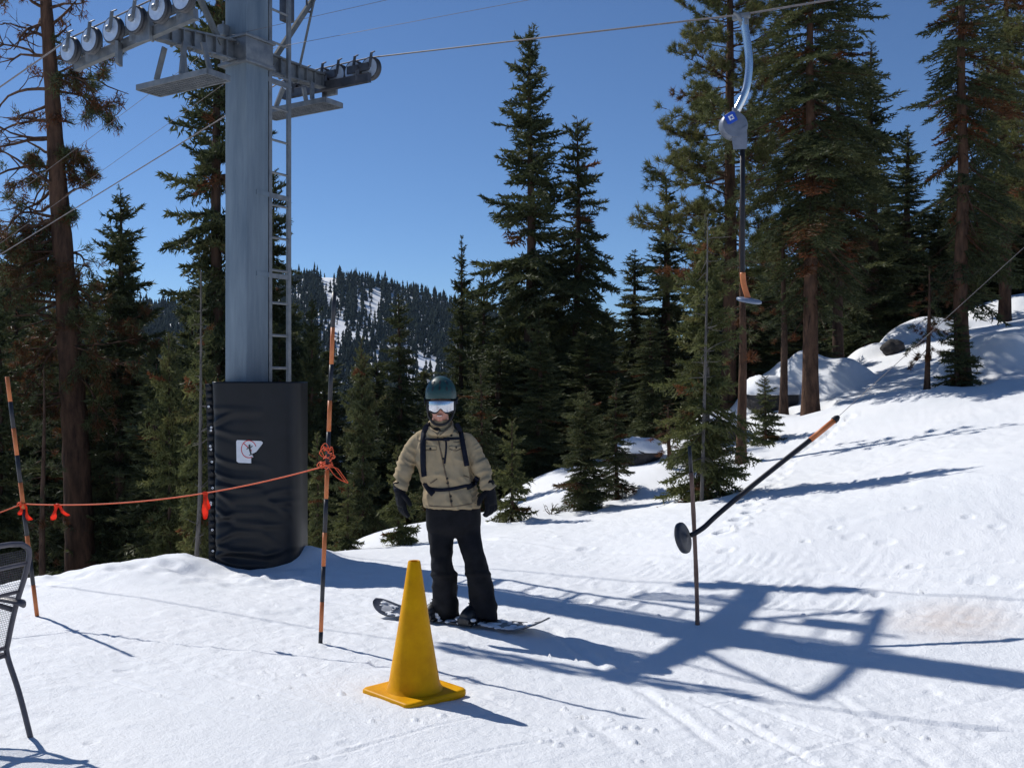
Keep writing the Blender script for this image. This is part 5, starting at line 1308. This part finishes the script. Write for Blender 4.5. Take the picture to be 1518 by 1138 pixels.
# --- helmet, strap and goggles
hc = W(653.5, 585, PY - .055)
hrot = Matrix.Rotation(math.radians(9), 3, 'X')
def HC(x, y, z): return hc + hrot @ Vector((x, y, z))
he = MB(); nU, nV = 56, 24
def shell(u, v):
    a = 2 * math.pi * u; ph = v * math.radians(103)
    x, y, z = math.sin(ph) * math.cos(a), math.sin(ph) * math.sin(a), math.cos(ph)
    k = 1 - .018 * math.cos(4 * a) * math.sin(ph)
    p = Vector((.117 * x * k, .134 * y * k, .138 * z))
    fl_ = max(0, v - .9) / .1
    p.x *= 1 + .02 * fl_
    if y < 0: p.z += .022 * fl_ * (-y)
    return p
out_r = [[HC(*shell(u / nU, .02 + .98 * v / nV)) for u in range(nU)] for v in range(nV + 1)]
in_r = [[HC(*(shell(u / nU, 1) * s)) for u in range(nU)] for s in (.975, .93)]
he.rings(out_r + in_r); helmet = he.build('helmet', M['helmet'], person)
vt = MB()
for xx, zz, yy, a in ((0, .072, -.118, 0), (-.052, .066, -.108, .25), (.052, .066, -.108, -.25), (0, .108, -.088, 0), (-.05, .102, -.075, .3), (.05, .102, -.075, -.3), (-.088, .05, -.078, .5), (.088, .05, -.078, -.5)):
    n_ = Vector((xx / .117 ** 2, yy / .134 ** 2, zz / .138 ** 2)).normalized(); p = Vector((xx, yy, zz)); s_ = math.sqrt((xx / .117) ** 2 + (yy / .134) ** 2 + (zz / .138) ** 2); p = p / s_
    t_ = Vector((0, 0, 1)); t_ = (t_ - n_ * t_.dot(n_)).normalized(); w_ = t_.cross(n_)
    vt.rings([[HC(*(p + n_ * h + t_ * .019 * math.cos(b_) * f_ + w_ * .0075 * math.sin(b_) * f_)) for b_ in np.linspace(0, 6.283, 14, endpoint=False)] for h, f_ in ((-.006, 1), (.0025, 1), (.001, .7))])
vt.build('vent', M['sign_black'], helmet)
li = MB()
for s in (-1, 1):                                             # soft ear covers
    li.rings([[HC(s * (.094 + dx) , .005 + .060 * sc * math.cos(a), -.075 + .072 * sc * math.sin(a)) for a in np.linspace(0, 6.283, 20, endpoint=False)] for dx, sc in ((-.02, .9), (-.004, 1), (.010, .86), (.013, .5))])
li.build('ear_pad', M['helmet_black'], helmet)
cs_ = MB(); cs_.tube(crv([HC(-.094, -.02, -.10), HC(-.083, -.055, -.155), HC(-.045, -.10, -.195), HC(0, -.112, -.205), HC(.045, -.10, -.195), HC(.083, -.055, -.155), HC(.094, -.02, -.10)], 6), .010, 8); cs_.build('chin_strap', M['helmet_black'], helmet)
go = W(653.5, 601, PY - .182)
def lens(u, v, g=0, dz=0):
    a = (u - .5) * 2; x = .094 * a; top, bot = .034 - .006 * a * a, -.044 + .012 * a * a + .022 * math.exp(-(a / .20) ** 2) 
    bot -= .010 * math.exp(-((abs(a) - .5) / .28) ** 2)
    t = v * 2 - 1; z = bot + (top - bot) * v
    z = z * (1 + g) ; y = .066 * (a * a) - .016 + .012 * (z / .04) ** 2 * .5
    return go + Vector((x * (1 + g * .5), y + dz, z))
gl = MB()
nu_, nv_ = 30, 8
def edge_loop(g, dz): return [lens(i / nu_, 0, g, dz) for i in range(nu_ + 1)] + [lens(1, j / nv_, g, dz) for j in range(1, nv_)] + [lens(1 - i / nu_, 1, g, dz) for i in range(nu_ + 1)] + [lens(0, 1 - j / nv_, g, dz) for j in range(1, nv_)]
gl.rings([edge_loop(.20, .045), edge_loop(.22, .004), edge_loop(.12, -.006), edge_loop(-.04, -.002), edge_loop(-.06, .03)], caps=False)
gog = gl.build('goggles', M['helmet_black'], person)
ln = MB(); ln.grid(lambda u, v: lens(u, v, .03, -.001), 31, 11); ln.build('lens', M['lens'], gog)
gs = MB(); 
rings = []
for a in np.linspace(-.12 * math.pi, 1.12 * math.pi, 40):
    rings.append([HC(.121 * math.cos(a) * s_, .138 * math.sin(a) * s_ + .0, -.042 + h) for s_, h in ((1.0, -.02), (1.03, -.02), (1.03, .02), (1.0, .02))])
gs.rings(rings); gs.build('goggle_strap', M['strap'], gog)
# --- backpack with its straps
pk = empty('backpack', W(664, 715, PY + .25), 'dark navy backpack worn by the snowboarder, with chest and hip straps', 'backpack')
m = loftP([(648, 655, 22, PY + .205, .05), (655, 656, 29, PY + .225, .09), (690, 658, 31, PY + .24, .105), (718, 664, 31, PY + .24, .10), (730, 666, 27, PY + .225, .07)], 28, 5, .7)
m.build('sack', M['strap'], pk)
for pts, w in (([(636, 629), (630, 636), (627.5, 648), (627, 668), (627.5, 690), (629, 706)], .040), ([(676, 627), (682, 638), (685, 652), (688, 668), (691, 684), (692, 690)], .036)):
    f = MB(); ribbon(f, pts, w, .007, bvh_j, .009); f.build('shoulder_strap', M['strap'], pk)
f = MB(); ribbon(f, [(630, 650), (642, 651.5), (660, 650.5), (683, 649.5)], .018, .003, bvh_j, .010); f.build('chest_strap', M['strap'], pk)
f = MB(); ribbon(f, [(661, 651), (661.5, 662), (660.5, 674), (659, 687)], .013, .002, bvh_j, .008); ribbon(f, [(657, 650.5), (661, 651), (666, 650.5)], .026, .006, bvh_j, .011, 3); f.build('strap_tail', M['strap'], pk)
f = MB(); ribbon(f, [(631, 721), (642, 725), (656, 726), (672, 724), (690, 720), (706, 716)], .024, .004, bvh_j, .006); f.build('hip_belt', M['strap'], pk)
for pts in ([(630, 716), (635, 724), (642, 732)], [(708, 708), (700, 718), (692, 722)]):
    f = MB(); ribbon(f, pts, .040, .007, bvh_j, .007); f.build('hip_pad', M['strap'], pk)

# ------------------------------------------------------------------ snowboard
sb = empty('snowboard', BD(0, 0, 0), 'dark snow-dusted snowboard under the boots of the person in the tan jacket', 'snowboard')
def wid(s):
    a = abs(s); 
    if a < .56: return .122 + .024 * (a / .56) ** 2
    q = (a - .56) / .215; return .146 * math.sqrt(max(0, 1 - q * q))
def cam(s): a = max(0, abs(s) - .50); return 1.15 * a * a + .002
ss = np.r_[np.linspace(-.774, -.56, 16), np.linspace(-.54, .54, 20), np.linspace(.56, .774, 16)]
bo = MB(); rings = []
for s in ss:
    w = max(wid(s), .002); c = cam(s); rings.append([BD(s, x * w, c + h) for x, h in ((-1, 0), (-.5, -.001), (0, -.001), (.5, -.001), (1, 0), (1, .008), (.5, .010), (0, .010), (-.5, .010), (-1, .008))])
bo.rings(rings); n = 10
for i in range(len(bo.f)):
    k = bo.f[i]
bo.m = [1 if (len(f) == 4 and (f[0] % 10) < 4 and f[0] // 10 < len(ss) - 1) else 0 for f in bo.f]
bo.build('deck', [M['board'], M['board_base']], sb, sharp=35)
gr = MB(); gr.add([BD(s, x * wid(s), cam(s) + .0115) for s, x in ((-.74, -.55), (-.70, .1), (-.64, .75), (-.55, .8), (-.6, .1), (-.66, -.6))], [(0, 1, 2, 3, 4, 5)])
gr.build('graphic', M['board_base'], sb, smooth=False)
for c in (FA, FB):
    bi = MB(); bi.box(BD(c, .0, .020), bd * .055, bn * .15, UP * .009, .006)
    for s in (-1, 1): bi.bar(BD(c + s * .06, -.14, .05), BD(c + s * .06, .09, .035), .012, .05)
    bind = bi.build('binding', M['boot'], sb, sharp=40)
    hb = MB(); hb.grid(lambda u, v: BD(c + .062 * math.sin((u - .5) * 2.6), -.155 + .045 * (1 - math.cos((u - .5) * 2.6)) - .03 * v, .045 + v * (.20 - .05 * (2 * u - 1) ** 2)), 12, 8)
    k = len(hb.v); hb.v += [tuple(Vector(v) - bn * .007) for v in hb.v]; hb.f += [tuple(i + k for i in f[::-1]) for f in hb.f]; hb.m += hb.m
    hb.build('highback', M['boot'], bind)
    st = MB()
    for w, h in ((.075, .10), (.0, .135)):
        st.rings([[BD(c + .070 * math.cos(a), w + .03 * math.sin(a) * .4 + dw, .02 + (h + .012 * (w < .05)) * math.sin(a) + dh) for dw, dh in ((-.015, 0), (.015, 0), (.015, .007), (-.015, .007))] for a in np.linspace(0, math.pi, 14)])
    st.build('ankle_strap', M['strap'], bind)
sn_ = []; rr_ = random.Random(8)
for i in range(130):
    s = rr_.choice([rr_.uniform(-.72, -.3), rr_.uniform(-.1, .1), rr_.uniform(.28, .66), rr_.uniform(.0, .66)]); w = rr_.uniform(-.10, .12) if abs(s) < .6 else rr_.uniform(-.07, .07)
    r_ = rr_.uniform(.006, .022); sn_.append(ball(BD(s, w, cam(s) + .010), (r_ * 1.6, r_ * 1.4, r_ * .55), 10))
for c in (FA, FB):
    for i in range(12):
        r_ = rr_.uniform(.010, .022); sn_.append(ball(BD(c + rr_.uniform(-.075, .075), .12 + rr_.uniform(-.06, .05), .035 + rr_.uniform(0, .03)), (r_ * 1.3, r_, r_ * .7), 10))
sm = fuse(sn_, .006, 1); link('snow_dusting', sm, M['snow'], sb)
# ------------------------------------------------------------------ camera, sun, sky
cam_d = bpy.data.cameras.new('camera'); cam_o = bpy.data.objects.new('camera', cam_d); COL.objects.link(cam_o)
cam_o.location = (0, 0, ZC); cam_o.rotation_euler = (math.radians(90), 0, 0)
cam_d.sensor_width = 36; cam_d.lens = 36 * F / 1518; cam_d.clip_start = .05; cam_d.clip_end = 8000
SC.camera = cam_o
sd = bpy.data.lights.new('sun', 'SUN'); so_ = bpy.data.objects.new('sun', sd); COL.objects.link(so_)
sd.energy = 4.5; sd.angle = math.radians(.53); sd.color = (1.0, .965, .91)
L = Vector((SUN_H[0] * math.cos(SUN_EL), SUN_H[1] * math.cos(SUN_EL), -math.sin(SUN_EL)))
so_.rotation_euler = L.to_track_quat('-Z', 'Y').to_euler()
wd = bpy.data.worlds.new('World'); SC.world = wd; wd.use_nodes = True
nt = wd.node_tree; bg = nt.nodes['Background']; sk = nt.nodes.new('ShaderNodeTexSky')
sk.sky_type = 'NISHITA'; sk.sun_disc = False; sk.sun_elevation = SUN_EL; sk.sun_rotation = math.atan2(-SUN_H[0], -SUN_H[1])
sk.altitude = 2300; sk.air_density = 1.0; sk.dust_density = 0.0; sk.ozone_density = 8.0
nt.links.new(sk.outputs['Color'], bg.inputs['Color']); bg.inputs['Strength'].default_value = .096
SC.view_settings.view_transform = 'Standard'; SC.view_settings.look = 'None'; SC.view_settings.exposure = 0; SC.view_settings.gamma = 1
SC.render.engine = 'CYCLES'
SC.cycles.max_bounces = 6; SC.cycles.diffuse_bounces = 4; SC.cycles.transparent_max_bounces = 4; SC.cycles.transmission_bounces = 3
SC.cycles.use_denoising = True
# ------------------------------------------------------------------ thin mountain air
hz = MB(); hz.box((0, 0, 45), (3100, 0, 0), (0, 3100, 0), (0, 0, 92))
hm = bpy.data.materials.new('thin_haze'); hm.use_nodes = True; hnt = hm.node_tree
hnt.nodes.remove(hnt.nodes['Principled BSDF'])
hv = hnt.nodes.new('ShaderNodeVolumePrincipled'); hv.inputs['Color'].default_value = (.55, .76, 1.0, 1); hv.inputs['Density'].default_value = .00006; hv.inputs['Anisotropy'].default_value = .2
hnt.links.new(hv.outputs[0], hnt.nodes['Material Output'].inputs['Volume'])
hz = link('haze', hz.mesh('haze', [hm]), None, local=True, smooth=False); tag(hz, 'thin blue mountain haze', 'haze', kind='stuff')
